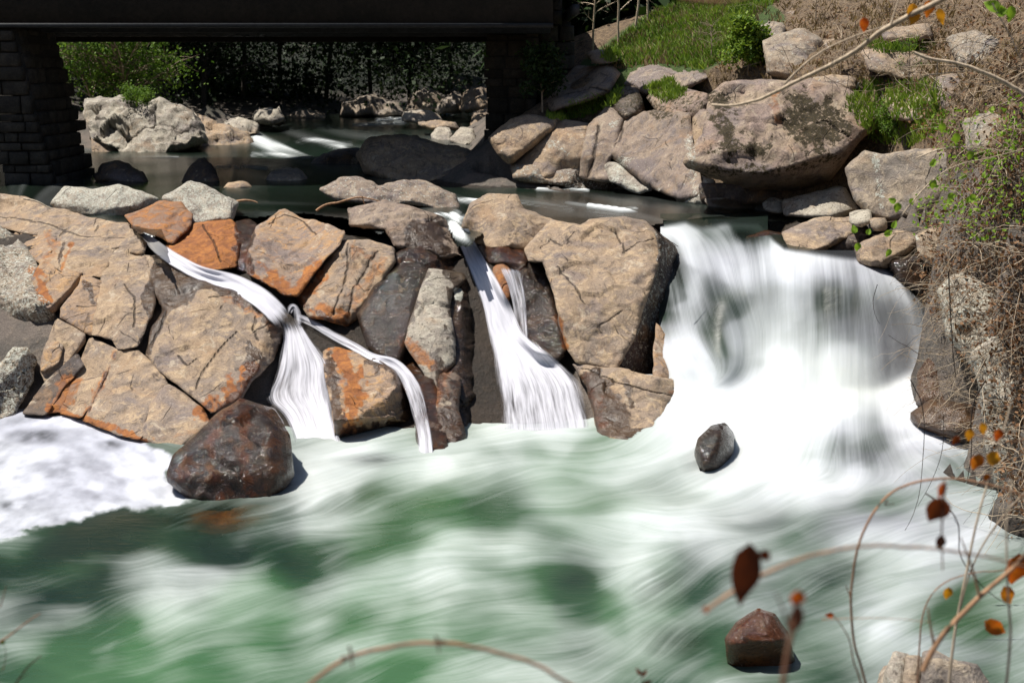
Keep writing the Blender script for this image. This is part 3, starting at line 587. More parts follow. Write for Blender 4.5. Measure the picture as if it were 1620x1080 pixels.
for px, D, lb in (([(1386,1100),(1392,1066),(1400,1052),(1412,1060),(1405,1100)], 11.2, 'chalky thin stone, leftmost of the rocks in the lower right corner'),
              ([(1395,1100),(1402,1062),(1414,1030),(1436,1034),(1432,1070),(1425,1100)], 11.1, 'pale crusted upright stone in the lower right corner'),
              ([(1428,1100),(1434,1036),(1460,1038),(1456,1100)], 11.0, 'narrow tan stone between the crusted stone and the grey one, lower right corner'),
              ([(1455,1100),(1461,1030),(1480,1027),(1500,1042),(1545,1052),(1560,1075),(1590,1110)], 10.9, 'broad grey-brown rock, largest in the lower right corner')):
    rock('boulder', px, D=D, n=(.1,-.72,.68), mat='pale' if D > 11.05 else 'grey', base=(0,0,.3 if D > 11.05 else 0,0), R=.05, T=.7, res=.02, amp=.02, label=lb)
# submerged rocks seen through the water
rock('boulder', [(250,770),(300,755),(400,770),(450,800),(420,840),(340,850),(260,830)], z=(350,800,-.12), n=(0,-.15,1), mat='warm', base=(0,1,0,0), R=.1, T=.5, label='submerged amber ledge in the clear water below the brown boulder')
# hidden boulder the water mounds over
rock('boulder', [(1290,745),(1310,700),(1350,680),(1395,700),(1415,745),(1350,770)], zb=-.25, n=(.0,-.7,.7), mat='dark', base=(1,0,0,0), R=.3, T=.8, amp=.03, label='drowned dark boulder under the white mound below the main fall')
rock('boulder', [(1112,480),(1125,430),(1145,445),(1160,500),(1162,548),(1140,552),(1118,520)], D=25.25, n=(.2,-.7,.6), mat='dark', base=(.6,0,0,0), R=.2, T=.8, amp=.03, label='dark rib of rock veiled by the left strand of the main fall')

# ------------------------------------------------------------------ right bank
def bank(px, label, **k): return rock('boulder', px, label=label, **k)
bank([(773,220),(807,190),(840,182),(867,188),(890,186),(880,205),(857,219),(823,247),(807,262),(787,242)], 'rounded speckled boulder at the foot of the stone abutment', D=37.6, n=(-.1,-.7,.7), mat='tan', base=(0,0,.12,.1), R=.3, T=2, res=.07)
bank([(745,269),(760,250),(773,233),(795,248),(812,265),(808,282),(773,279)], 'triangular lichen-spotted rock at the water below the speckled boulder', zb=2.65, n=(-.1,-.7,.7), mat='pale', base=(0,0,.42,0), R=.15, T=1.6, res=.07, wetline=2.7)
bank([(823,248),(867,213),(890,190),(933,197),(930,233),(913,279),(873,279),(853,285),(813,282),(808,264)], 'light tan rock face right of the speckled boulder', conform='bank', proud=0.35, mat='tan', base=(0,0,.15,0), R=.2, T=2, res=.07, wetline=2.7)
bank([(810,262),(850,262),(880,268),(932,262),(960,282),(1000,292),(1000,304),(930,300),(870,290),(812,284)], 'row of low stones along the waterline under the rock faces', zb=2.65, n=(0,-.7,.7), mat='tan', base=(.1,0,.35,0), R=.15, T=1.2, res=.07, amp=.08, wetline=2.75)
bank([(931,198),(970,160),(985,187),(975,233),(962,255),(985,285),(960,288),(915,280)], 'grey and brown streaked upright rock face left of the purple one', conform='bank', proud=0.35, mat='purple', base=(.15,0,.1,0), R=.15, T=2, res=.07, cracks=[([(948,200),(940,250),(930,280)], .06, .1)])
bank([(985,187),(1040,175),(1090,180),(1097,240),(1112,290),(1108,314),(1075,316),(1030,296),(985,262),(962,242),(975,210)], 'large purplish-brown cliff rock with a white lichen rim at the river edge', conform='bank', proud=0.60, mat='purple', base=(0,0,.12,.12), R=.2, T=2.4, res=.07, amp=.06, folds=[((975,250),(1060,315),-.0)], cracks=[([(985,190),(982,225),(962,242)], .05, .08)], wetline=2.7)
bank([(955,255),(985,262),(1012,285),(1035,302),(1010,306),(965,285)], 'pale wedge of rock tucked under the purplish cliff rock', conform='bank', proud=0.30, mat='pale', base=(0,0,.2,0), R=.12, T=1.2, res=.07)
bank([(863,165),(893,127),(910,107),(967,105),(980,117),(965,145),(933,159),(873,175)], 'weathered mauve boulder below the grassy shelf', conform='bank', proud=0.45, mat='purple', base=(0,0,.1,0), R=.25, T=2.5, res=.08, cracks=[([(893,150),(930,140),(960,145)], .04, .08)])
bank([(928,84),(945,80),(975,86),(985,92),(965,100),(940,98)], 'thin slab of grey rock jutting from the grass', D=39.8, n=(0,-.7,.7), mat='purple', R=.1, T=1.5, res=.08)
bank([(965,160),(985,140),(1005,138),(1015,160),(1020,178),(990,190),(975,178)], 'dark mossy rock knob in the crack above the purplish cliff rock', conform='bank', proud=0.45, mat='dark', base=(0,0,.15,.45), R=.2, T=1.5, res=.07)
bank([(1000,110),(1050,92),(1100,95),(1118,120),(1085,140),(1020,150),(990,135)], 'flat grey-brown outcrop between the grass and the cliff rocks', conform='bank', proud=0.35, mat='purple', base=(0,0,.2,.25), R=.25, T=2, res=.08, amp=.06)
bank([(1020,150),(1085,142),(1120,150),(1118,190),(1090,195),(1045,185)], 'dark stained ledge left of the great overhanging boulder', conform='bank', proud=0.40, mat='spotted', base=(0,0,.15,.4), R=.15, T=1.8, res=.07)
bank([(1092,195),(1108,172),(1128,180),(1128,215),(1104,238),(1096,235)], 'smooth leaf-shaped tan rock face left of the great boulder', conform='bank', proud=0.30, mat='tan', R=.12, T=1.5, res=.06)
bank([(1096,240),(1085,262),(1100,278),(1130,288),(1140,315),(1105,325),(1072,318)], 'white-crusted rock corner at the left end of the undercut', conform='bank', proud=0.35, mat='pale', base=(0,0,.45,0), R=.12, T=1.5, res=.06)
bank([(1080,258),(1113,213),(1123,150),(1147,131),(1200,128),(1247,130),(1280,126),(1340,143),(1363,157),(1390,187),(1380,202),(1357,225),(1340,250),(1313,285),(1267,299),(1197,299),(1130,282),(1087,265)], 'great overhanging boulder with dark lichen patches above the plunge', D=30.6, n=(-.04,-.68,.73), mat='spotted', base=(0,0,.05,.12), R=.3, T=3.0, res=.055, amp=.07, chisel=2,
     folds=[((1070,266),(1200,272),1.3),((1200,274),(1350,238),1.2)], cracks=[([(1288,198),(1310,197),(1335,215),(1345,222)], .03, .08)])
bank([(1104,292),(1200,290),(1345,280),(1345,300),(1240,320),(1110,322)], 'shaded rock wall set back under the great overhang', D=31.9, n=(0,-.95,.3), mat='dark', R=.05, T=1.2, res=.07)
bank([(1112,316),(1160,313),(1207,318),(1206,328),(1160,334),(1128,331)], 'low cream slab at the water under the overhang, left one', zb=2.65, n=(0,-.6,.8), mat='pale', R=.1, T=1.2, res=.06, wetline=2.75)
bank([(1207,322),(1222,314),(1238,318),(1240,336),(1210,332)], 'small cream stone between the two slabs under the overhang', D=30.6, n=(0,-.6,.8), mat='pale', R=.08, T=1.0, res=.06)
bank([(1238,318),(1290,305),(1335,297),(1360,335),(1313,345),(1240,340)], 'long smooth cream slab at the water under the overhang, right one', D=30.0, n=(-.05,-.55,.83), mat='pale', base=(0,.15,0,0), R=.14, T=1.5, res=.06, amp=.03)
bank([(1337,268),(1367,240),(1400,247),(1447,238),(1510,236),(1530,300),(1480,345),(1413,350),(1403,349),(1380,342),(1353,318)], 'big angular grey boulder right of the great overhanging one', D=26.6, n=(.0,-.7,.7), mat='grey', base=(0,0,.12,0), R=.15, T=2.2, res=.055, amp=.045,
     folds=[((1338,264),(1402,350),-.9)])
bank([(1237,368),(1290,347),(1359,343),(1371,357),(1343,374),(1292,402),(1255,406)], 'flat brown slab overhanging the lip of the main fall', D=26.4, n=(-.03,-.35,.94), mat='tan', base=(.1,0,0,0), R=.06, T=1.0, res=.05, folds=[((1292,398),(1371,357),1.5)])
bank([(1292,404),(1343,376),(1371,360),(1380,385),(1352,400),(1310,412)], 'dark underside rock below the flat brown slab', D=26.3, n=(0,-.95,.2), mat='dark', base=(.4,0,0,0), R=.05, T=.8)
bank([(1180,375),(1215,366),(1240,372),(1255,406),(1225,412),(1190,400)], 'wet brown sloping rock awash at the lip of the main fall', D=26.9, n=(0,-.4,.9), mat='dark', base=(.9,.4,0,0), R=.12, T=.6)
bank([(1345,336),(1377,332),(1380,350),(1360,359),(1345,350)], 'cream block wedged between the slab and the angular boulder', D=25.9, n=(-.1,-.6,.76), mat='pale', R=.05, T=.8)
bank([(1376,346),(1403,347),(1403,363),(1379,364)], 'small rounded grey stone below the angular boulder', D=25.5, n=(0,-.6,.8), mat='grey', base=(0,0,.2,0), R=.08, T=.6)
bank([(1351,392),(1384,375),(1416,366),(1448,370),(1456,388),(1434,406),(1400,424),(1360,415)], 'white-topped brown boulder beside the right lip of the main fall', D=24.9, n=(-.1,-.65,.75), mat='tan', base=(.15,0,.1,0), R=.12, T=1.2, folds=[((1372,425),(1452,382),1.5)])
MARKS.append((2, [(1400,375),(1430,371),(1448,378)], 7, .7, 0))
bank([(1450,372),(1480,360),(1510,366),(1520,400),(1490,425),(1455,405)], 'blocky tan rock half buried under brambles right of the white-topped boulder', D=24.2, n=(0,-.7,.7), mat='tan', base=(0,0,.25,0), R=.12, T=1.2)
bank([(1400,412),(1450,400),(1490,425),(1495,470),(1460,470),(1420,440)], 'dark wet rock in the hollow beside the main fall', D=24.6, n=(0,-.85,.5), mat='dark', base=(.8,0,0,0), R=.12, T=1.2)
bank([(1488,455),(1508,438),(1540,436),(1575,470),(1585,540),(1560,570),(1550,600),(1532,560),(1500,530)], 'chalky pale rock buttress tangled in brambles', D=20.8, n=(-.15,-.8,.55), mat='pale', base=(0,0,.45,0), R=.12, T=1.4, amp=.07)
bank([(1540,555),(1575,530),(1605,560),(1612,640),(1610,700),(1600,770),(1575,775),(1560,700),(1552,620)], 'tall crusted limestone-like pillar at the right edge', D=19.2, n=(-.1,-.85,.5), mat='pale', base=(0,0,.4,0), R=.12, T=1.4, amp=.07)
for px, D, lb in (([(1120,82),(1140,74),(1162,76),(1168,110),(1130,119),(1118,102)], 38.5, 'grey lichened stone left of the bright green sapling'),
    ([(1208,66),(1230,55),(1270,47),(1302,68),(1292,112),(1250,125),(1215,117)], 35.5, 'domed grey outcrop right of the bright green sapling'),
    ([(1392,48),(1430,44),(1470,40),(1476,58),(1440,66),(1400,64)], 33, 'flat slab with a dark gap beneath it, high on the bank'),
    ([(1362,80),(1420,75),(1478,95),(1480,118),(1440,124),(1375,110)], 31.5, 'sloping speckled outcrop below the flat slab'),
    ([(1283,126),(1320,119),(1352,124),(1352,140),(1300,139)], 32, 'thin ledge stone on top of the great boulder'),
    ([(1203,42),(1222,36),(1242,38),(1240,60),(1212,62)], 38, 'small dark stone above the domed outcrop'),
    ([(1118,48),(1150,30),(1178,26),(1172,50),(1132,64)], 42, 'low rock in the grass above the lichened stone'),
    ([(1480,125),(1540,120),(1580,140),(1570,175),(1500,180),(1475,155)], 27, 'shaded grey boulder under the bare branches, upper right')):
    bank(px, lb, D=D, n=(0,-.6,.8), mat='grey' if D > 34 else 'tan', base=(0,0,.25,.12), R=.15, T=1.5, res=.07, amp=.06)
for px, pr_, m_, lb in (([(1300,20),(1345,8),(1372,18),(1360,42),(1318,46)], .3, 'tan', 'rounded tan rock at the top of the bank left of the flat slab'),
    ([(1240,8),(1275,-4),(1300,10),(1286,32),(1250,34)], .3, 'purple', 'small mauve rock near the top edge of the bank'),
    ([(1498,60),(1545,50),(1580,66),(1566,96),(1515,100)], .4, 'grey', 'grey rock beside the pale forked branch, upper right'),
    ([(1395,150),(1440,138),(1475,150),(1462,185),(1415,190)], .3, 'tan', 'tan rock among the green tufts right of the paper scrap'),
    ([(1150,12),(1178,4),(1196,14),(1182,26),(1158,28)], .3, 'purple', 'little rock sunk in the bright grass near the top'),
    ([(1520,190),(1570,178),(1600,200),(1585,240),(1535,240)], .4, 'grey', 'brown-grey rock behind the pale arching cane'),
    ([(1300,66),(1345,58),(1366,74),(1356,104),(1312,108)], .3, 'tan', 'blocky rock just above the great boulder, left of the speckled outcrop'),
    ([(1030,128),(1062,118),(1080,132),(1066,150),(1038,152)], .35, 'tan', 'small tan rock with a tuft of grass on the cliff top')):
    bank(px, lb, conform='bank', proud=pr_, mat=m_, base=(0,0,.3,.3), R=.15, T=1.2, res=.06, amp=.06)
# ------------------------------------------------------------------ under and beyond the bridge
rock('boulder', [(133,160),(187,156),(213,163),(260,163),(300,175),(322,200),(326,222),(300,236),(283,240),(233,250),(193,246),(187,236),(147,216),(136,183)], zb=2.6, n=(-.05,-.62,.78), mat='pale', base=(0,0,.3,.12), R=.16, T=5, res=.08, amp=.17, chisel=4,
     cracks=[([(150,190),(200,215),(230,200),(300,210)], .06, .09), ([(250,170),(245,200),(290,215)], .06, .09)], label='large pale fractured outcrop on the far shore beside the pier')
rock('boulder', [(308,180),(350,198),(393,213),(402,229),(383,239),(307,237),(303,213)], zb=2.6, n=(.1,-.5,.85), mat='tan', base=(0,.1,.25,0), R=.25, T=4, res=.09, amp=.12, label='tan sloping rock at the right end of the pale outcrop')
rock('boulder', [(146,214),(170,222),(190,240),(178,248),(148,248)], zb=2.6, n=(0,-.7,.7), mat='tan', R=.15, T=1.5, res=.09, label='small pinkish rock against the foot of the left pier')
rock('boulder', [(190,236),(215,220),(240,222),(280,224),(286,238),(240,247),(196,246)], zb=2.6, n=(0,-.6,.8), mat='pale', R=.25, T=2, res=.09, amp=.08, label='low cream rocks at the water in front of the pale outcrop')
def wrock(px, D, lb, **k):
    if D < 50: k['zb'] = 2.62; D = None
    k.setdefault('mat', 'tan'); k.setdefault('R', .18); k.setdefault('T', 1.4)
    rock('boulder', px, D=D, n=k.pop('n', (0,-.6,.8)), res=.08, amp=.07, label=lb, **k)
wrock([(285,290),(300,265),(322,250),(335,262),(350,292)], 39.5, 'black pointed boulder in the shade under the bridge', mat='dark', T=2)
wrock([(415,292),(430,275),(458,267),(482,278),(492,292)], 38.8, 'bluish rounded rock in the shade below the rapid', mat='grey')
wrock([(480,266),(510,246),(545,236),(600,240),(600,268)], 45, 'dark whaleback rock in front of the small rapid', mat='dark', T=2.5)
wrock([(150,285),(160,262),(185,255),(225,275),(240,292)], 38.5, 'black sloping rock beside the foot of the left pier', mat='dark', T=2)
wrock([(348,302),(360,291),(385,289),(398,298),(398,304)], 34.5, 'small brown stone alone in the dark water below the bridge', mat='tan')
wrock([(565,246),(580,222),(612,216),(655,218),(700,230),(745,240),(750,272),(700,292),(620,290),(575,270)], 42, 'big shaded boulder with a sunlit left shoulder under the bridge', mat='tan', T=3, R=.3)
wrock([(683,214),(690,203),(708,202),(714,214),(712,230),(690,232)], 44.5, 'cream-topped stone behind the shaded boulder', mat='pale')
wrock([(712,222),(730,202),(748,206),(752,225),(735,236)], 44, 'tilted cream wedge stone near the abutment', mat='pale')
wrock([(745,198),(750,180),(770,172),(778,190),(774,215),(752,214)], 44.2, 'upright tan stone against the abutment', mat='tan')
wrock([(636,190),(640,178),(665,175),(690,180),(700,190),(665,194)], 66, 'flat white rock between the two distant rapids', mat='pale')
wrock([(658,198),(690,192),(720,195),(728,204),(680,204)], 60, 'low brown rock below the flat white one', mat='tan')
for px, D, m, lb in (([(728,175),(735,150),(762,140),(785,150),(785,178)], 72, 'tan', 'pinkish boulder beyond the abutment'), ([(690,178),(700,158),(725,145),(735,165),(725,180)], 76, 'grey', 'grey boulder left of the pinkish one beyond the abutment'),
    ([(640,180),(650,150),(680,140),(700,158),(690,180)], 80, 'grey', 'dim grey boulder in the middle of the far shore'), ([(535,186),(545,165),(580,152),(630,165),(640,182)], 78, 'grey', 'broad grey-white shore rock below the dark woods'),
    ([(690,140),(720,120),(760,125),(765,145),(720,150)], 88, 'grey', 'higher grey rock on the far shore'), ([(400,190),(410,178),(440,176),(450,190),(430,198)], 64, 'pale', 'small white rock right of the far leaning branches'),
    ([(450,190),(470,176),(500,180),(520,190)], 76, 'grey', 'low dark rock on the far shore left of the broad one'), ([(352,200),(365,190),(395,192),(410,205),(380,212)], 60, 'pale', 'cream rocks behind the right end of the pale outcrop')):
    rock('boulder', px, D=D, n=(0,-.6,.8), mat=m, base=(0,0,.25,.1), R=.4, T=4, res=.13, amp=.2, label=lb)
# ------------------------------------------------------------------ water
def blur(a, k):
    if k <= 0: return a
    r = int(math.ceil(k*2.5)); w = np.exp(-.5*(np.arange(-r, r+1)/k)**2); w /= w.sum()
    p = np.pad(a, ((r, r), (0, 0)), 'edge'); a = sum(w[i]*p[i:i+a.shape[0]] for i in range(2*r+1))
    p = np.pad(a, ((0, 0), (r, r)), 'edge'); return sum(w[i]*p[:, i:i+a.shape[1]] for i in range(2*r+1))
def nrm01(a): a = a - a.mean(); return a/(a.std()+1e-9)
def sample(a, y, x):
    y = np.clip(y, 0, a.shape[0]-1.001); x = np.clip(x, 0, a.shape[1]-1.001); i = y.astype(int); j = x.astype(int); fy = y-i; fx = x-j
    return (a[i, j]*(1-fx)+a[i, j+1]*fx)*(1-fy)+(a[i+1, j]*(1-fx)+a[i+1, j+1]*fx)*fy
def lic(noise, vx, vy, L):
    yy, xx = np.meshgrid(np.arange(noise.shape[0], dtype=float), np.arange(noise.shape[1], dtype=float), indexing='ij')
    out = noise.copy(); W = 1.0
    for s in (1, -1):
        y, x = yy.copy(), xx.copy()
        for k in range(L):
            w = .5*(1+math.cos(math.pi*(k+1)/(L+1)))
            ax, ay = sample(vx, y, x), sample(vy, y, x); x += s*ax; y += s*ay
            out += w*sample(noise, y, x); W += w
    return nrm01(out)
def idw(pts, X, Y, p=2.0, aniso=1.0):
    num = 0; den = 0
    for (x, y, *v) in pts:
        w = 1/(((X-x)**2 + ((Y-y)*aniso)**2 + 60)**p); den = den + w; num = num + w[..., None]*np.array(v, float)
    return num/den[..., None]
def flow_noise(shape, vx, vy, seed, k=1.0):
    r = np.random.default_rng(seed)
    fine = lic(r.standard_normal(shape), vx, vy, int(28*k))
    mid = lic(nrm01(blur(r.standard_normal(shape), 2.2*k)), vx, vy, int(34*k))
    big = lic(nrm01(blur(r.standard_normal(shape), 7*k)), vx, vy, int(30*k))
    huge = lic(nrm01(blur(r.standard_normal(shape), 11*k)), vx, vy, int(60*k))
    return fine, mid, big, huge

def water_mat(name, deep, light, rough):
    m = NT(name); s = m.attr('flow').outputs; r, g, b = m.sep(s[0]); clear = s['Alpha'] if 'Alpha' in s else s[3]
    tc = m.n('TexCoord').outputs[3]
    wc = m.mix(m.ramp(b, .42, .85, 0, .85), m.mix(g, deep, light), (.075, .075, .095))
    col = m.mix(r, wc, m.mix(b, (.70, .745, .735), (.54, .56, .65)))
    bmp = m.bump(m.noise(m.vmul(tc, (1, 2.2, 1)), 4, 4, .6), .25, .03)
    p = m.pbr(Base_Color=col, Roughness=m.math('ADD', m.math('MULTIPLY_ADD', r, .65, rough), m.math('MULTIPLY', b, .45), clamp=True), Normal=bmp, Specular_IOR_Level=m.math('MULTIPLY_ADD', r, -.35, .5), Subsurface_Weight=m.math('MULTIPLY', r, .7), Subsurface_Radius=(.5, .55, .6), Subsurface_Scale=.35)
    tr = m.n('BsdfTransparent', {0: (.82, .80, .70, 1)}).outputs[0]
    mx = m.n('MixShader', {0: clear, 1: p, 2: tr}).outputs[0]
    return m.done(mx)
M['pool'] = water_mat('pool_water', (.008, .022, .013), (.075, .185, .075), .22)
M['river'] = water_mat('river_water', (.004, .006, .004), (.012, .028, .018), .12)

# ---- lower pool and main cascade: one sheet
STEP = 2.15; KS = 2.5/STEP
X1 = np.arange(-170, 1800, STEP); Y1 = np.arange(338, 1290, STEP); PX, PY = np.meshgrid(X1, Y1)
ZP = []
for x in range(-200, 1900, 150):
    for y in (820, 900, 1000, 1150, 1300): ZP.append((x, y, 0))
for x in range(-200, 1000, 100):
    for y in (600, 650, 700, 760): ZP.append((x, y, 0))
ZP += [(1020,338,2.7),(1080,338,2.7),(1180,338,2.7),(1300,338,2.7),(1050,350,2.7),(1110,350,2.7),(1180,356,2.69),(1230,388,2.62),(1150,378,2.58),(1095,372,2.6),(1070,365,2.62),(1090,400,2.38),(1150,412,2.3),(1200,412,2.5),(1260,405,2.52),(1340,405,2.5),(1400,432,2.3),(1450,470,1.9),
       (1090,450,1.95),(1080,500,1.5),(1130,470,1.95),(1150,530,1.4),(1200,455,2.1),(1250,450,2.22),(1330,450,2.25),(1200,510,1.45),(1290,510,1.6),(1380,505,1.7),(1460,530,1.35),(1070,560,1.0),(1080,590,.75),(1160,580,.75),(1250,570,.85),(1350,550,1.0),(1420,545,1.05),(1470,590,.75),
       (1060,620,.42),(1100,620,.45),(1200,630,.5),(1300,640,.55),(1400,640,.55),(1480,650,.45),(1060,690,.15),(1010,730,.0),(1140,670,.28),(1130,750,.03),(1220,720,.22),(1350,672,.62),(1300,700,.42),(1400,700,.45),(1350,715,.45),(1350,750,.15),(1240,770,.03),(1430,760,.05),(1500,700,.2),(1560,700,.2),(1500,760,.02),(1350,790,0),(1560,760,0)]
ZP = np.array(ZP, float)
f = rbf_fit(ZP[:, :2]/100, ZP[:, 2]); Z1 = rbf_eval(f, np.column_stack([PX.ravel(), PY.ravel()])/100).reshape(PX.shape)
Z1 = blur(Z1, 6.0*KS)
FL = [(1065,345,.9,.35),(1120,350,.8,.5),(1180,360,.2,.9),(1250,385,-.2,1),(1085,400,.25,1),(1140,440,.35,1),(1160,500,.35,1),(1090,500,.15,1),(1075,560,.35,.9),(1200,430,.15,1),(1250,480,.05,1),(1330,430,.1,1),(1330,500,.0,1),(1400,450,.35,1),(1440,500,.3,1),(1460,560,.25,1),
      (1100,580,.7,.7),(1250,580,.0,1),(1400,600,.2,1),(1150,630,-.9,.35),(1250,640,-.3,1),(1080,650,-.9,.6),(1030,690,-1,.7),(1100,760,-1,.15),(1180,700,-.5,.9),(1200,760,-1,.4),(1300,700,-.35,1),(1350,660,0,1),(1350,720,.0,1),(1400,710,.35,1),(1480,720,.9,.7),
      (1300,790,-1,.15),(1400,790,-1,.05),(1500,800,-1,.1),(1150,830,-1,.15),(1000,760,-1,.05),(900,720,-1,-.05),(800,720,-1,.25),(680,780,-1,.15),(560,790,-1,.3),(450,800,-1,.3),(700,860,-1,.12),(500,880,-1,.2),(300,860,-1,.12),(100,880,-1,.15),
      (100,1000,-1,.25),(300,980,-1,.3),(500,950,-1,.28),(700,950,-1,.1),(900,900,-1,-.1),(1000,850,-1,-.15),(1000,960,-1,.5),(850,1000,-1,.1),(600,1050,-1,.3),(1100,930,-.8,.7),(1050,1050,-.8,.7),(1200,880,-1,.3),(1300,950,-1,.35),(1400,900,-1,.35),(1500,900,-1,.25),(1450,1000,-1,.3),(1250,1050,-1,.4),
      (0,700,-1,.1),(100,690,1,.25),(200,760,-1,.2),(100,800,-1,.25),(250,720,.9,.3),(0,830,-1,.3)]
VF = idw(FL, PX, PY, 1.6); vv = VF/np.maximum(np.linalg.norm(VF, axis=-1, keepdims=True), 1e-6)
wob = fbm(np.stack([PX/85, PY/42, PX*0], -1), 1, 3)*.75*(.35+.65*sstep(680, 760, PY))
vx = vv[..., 0]*np.cos(wob)-vv[..., 1]*np.sin(wob)*.6; vy = vv[..., 1]*np.cos(wob)+vv[..., 0]*np.sin(wob)*.6
fine, mid, big, huge = flow_noise(PX.shape, vx, vy, 5, KS)
# foam amount, green tint, lavender, clearness
FM = [(1065,350,.9),(1100,352,.6),(1150,352,.55),(1180,348,.1),(1130,372,.35),(1165,385,.3),(1180,402,.4),(1085,380,.9),(1100,420,.85),(1150,440,.7),(1066,430,.15),(1064,465,.05),(1095,470,.6),(1120,480,.4),(1145,520,.05),(1135,460,.2),(1150,548,.1),(1150,490,.1),(1200,440,.75),(1250,430,.8),(1300,430,.75),(1310,470,.35),(1350,440,.5),(1340,480,.25),(1380,480,.4),(1400,505,.45),(1330,515,.4),(1365,520,.4),(1270,470,.85),(1285,500,.6),(1420,460,.8),(1250,500,.85),(1190,520,.9),(1090,540,.9),(1080,590,.95),
      (1250,580,1.1),(1350,570,1.1),(1450,580,1.1),(1200,620,1.1),(1300,650,1.1),(1400,650,1.1),(1480,640,1.0),(1100,640,1.0),(1050,680,.8),(1150,650,.95),(1250,700,.9),(1340,690,.65),(1350,715,.35),(1380,710,.45),(1320,712,.5),(1420,740,.85),(1350,755,1.0),(1450,700,1.0),(1180,740,.85),(1110,760,.75),(1020,740,.75),(1240,760,.85),(1300,790,.65),(1500,760,.5),(1560,740,.5),
      (1200,800,.7),(1100,810,.6),(1420,800,.5),(1440,815,.35),(1300,835,.45),(1500,830,.45),(1270,860,.22),(1200,850,.5),(1100,860,.65),(1150,900,.4),(1280,900,.4),(1400,880,.65),(1500,900,.6),(1330,940,.3),(1240,930,.3),(1420,960,.5),(1350,1000,.45),(1300,1050,.45),(1450,1040,.6),(1400,1010,.65),(1560,950,.3),(1500,980,.3),(1100,940,.22),(1060,920,.35),(1020,930,.6),(1080,970,.4),(1130,1000,.25),(1150,1060,.3),(1080,1040,.5),(1000,1010,.65),(1050,990,.6),
      (960,715,.6),(880,700,.8),(800,695,.75),(840,725,.55),(760,730,.5),(920,740,.5),(720,710,.65),(680,740,.75),(640,760,.6),(560,760,.8),(500,770,.8),(740,760,.4),(790,785,.4),(800,815,.3),(700,800,.3),(600,800,.4),(520,810,.45),(460,815,.25),(430,850,.15),(560,860,.3),(640,850,.3),(760,860,.55),(860,760,.6),(900,800,.55),(960,770,.6),(930,860,.65),(1000,900,.75),(1040,840,.5),(850,840,.55),
      (350,850,.06),(250,850,.04),(100,860,.04),(0,880,.05),(-100,900,.1),(300,880,.12),(450,890,.25),(100,910,.12),(0,930,.2),(200,920,.4),(300,930,.55),(400,930,.55),(500,940,.55),(600,900,.4),(700,900,.55),(600,960,.6),(700,940,.6),(400,980,.45),(250,960,.55),(100,970,.5),(0,980,.45),(150,1010,.4),(0,1030,.3),(100,1050,.2),(200,1020,.12),(180,1065,.05),(300,1000,.3),(320,1060,.12),(420,1030,.25),(550,1010,.3),(500,1060,.25),(650,1010,.3),(700,1000,.4),(800,930,.45),(780,960,.25),(850,960,.32),(930,965,.2),(900,940,.2),(960,975,.2),(840,985,.35),(750,1000,.2),(700,1050,.35),(850,1040,.45),(950,1020,.6),(800,1060,.4),(1000,1070,.5),(600,1065,.25)]
wx = fbm(np.stack([PX/120, PY/60, PX*0+11], -1), 1, 3); wy = fbm(np.stack([PX/120, PY/60, PX*0+23], -1), 1, 3)
fd = idw([p for p in FM], PX+wx*46, PY+wy*20, 2.2)[..., 0]
def advect(a, L):
    yy, xx = np.meshgrid(np.arange(a.shape[0], dtype=float), np.arange(a.shape[1], dtype=float), indexing='ij'); out = a.copy(); W = 1.0
    for s in (1, -1):
        y, x = yy.copy(), xx.copy()
        for k in range(L):
            ax, ay = sample(vx, y, x), sample(vy, y, x); x += s*ax; y += s*ay; w = 1-(k/L); out += w*sample(a, y, x); W += w
    return out/W
fd = np.where(PY > 770, 1, 0)*advect(fd, 22) + np.where(PY > 770, 0, 1)*fd if False else fd*.35 + advect(fd, 28)*.65
lump = fbm(np.stack([PX/150, PY/60, PX*0+5], -1), 1, 4)
gain = np.clip(1.5-fd, .3, 1)
lowp = sstep(690, 770, PY)
foam = fd + gain*(mid*(.055-.014*lowp) + fine*(.04-.01*lowp) + big*.11 + huge*(.075+.02*lowp) + lump*.2)
foam = foam - .10*sstep(1.0, .5, fd)
foam = np.clip(foam*.98+.0*PX-.01, 0, 1)
lipy = np.interp(PX, [1020,1050,1085,1110,1150,1200,1240,1300,1420,1440], [340,352,346,356,350,352,392,402,420,440])
above = sstep(9, -3, PY-lipy+lump*6)*(PX > 1000)
foam = foam*(1-above)
foam = foam**(1.05 + .25*sstep(600, 720, PY))
# still foam pool on the left behind the drowned ledge
FP = np.array([(-170,650),(30,652),(110,660),(230,695),(275,725),(262,757),(300,775),(312,790),(240,806),(140,818),(60,832),(0,848),(-170,880)], float)
q = np.column_stack([PX.ravel(), PY.ravel()]); dd, _ = seg_dist(q, FP); inn = pip(q, FP)
fn_ = fbm(np.stack([PX/14, PY/7, PX*0+3], -1), 1, 4)
sd = np.where(inn, dd, -dd).reshape(PX.shape) + lump*16 + fn_*9 + mid*2.5
fp = sstep(-5, 7, sd)
swirl = fbm(np.stack([PX/34 + PY/90, PY/16 + np.sin(PX/70)*1.2, PX*0], -1), 1, 4)
holes = np.maximum(sstep(1, 0, np.hypot((PX-60)/85, (PY-690)/20)), sstep(1, .1, np.hypot((PX-175)/34, (PY-704)/12))*.9)
holes = np.maximum(holes, sstep(1, .1, np.hypot((PX-25)/70, (PY-800)/14)))
pf = np.clip(.74 + swirl*.55 + fn_*.12 - holes*1.05*(.62+swirl*1.6+mid*.12), .03, 1)
foam = foam*(1-fp) + pf*fp
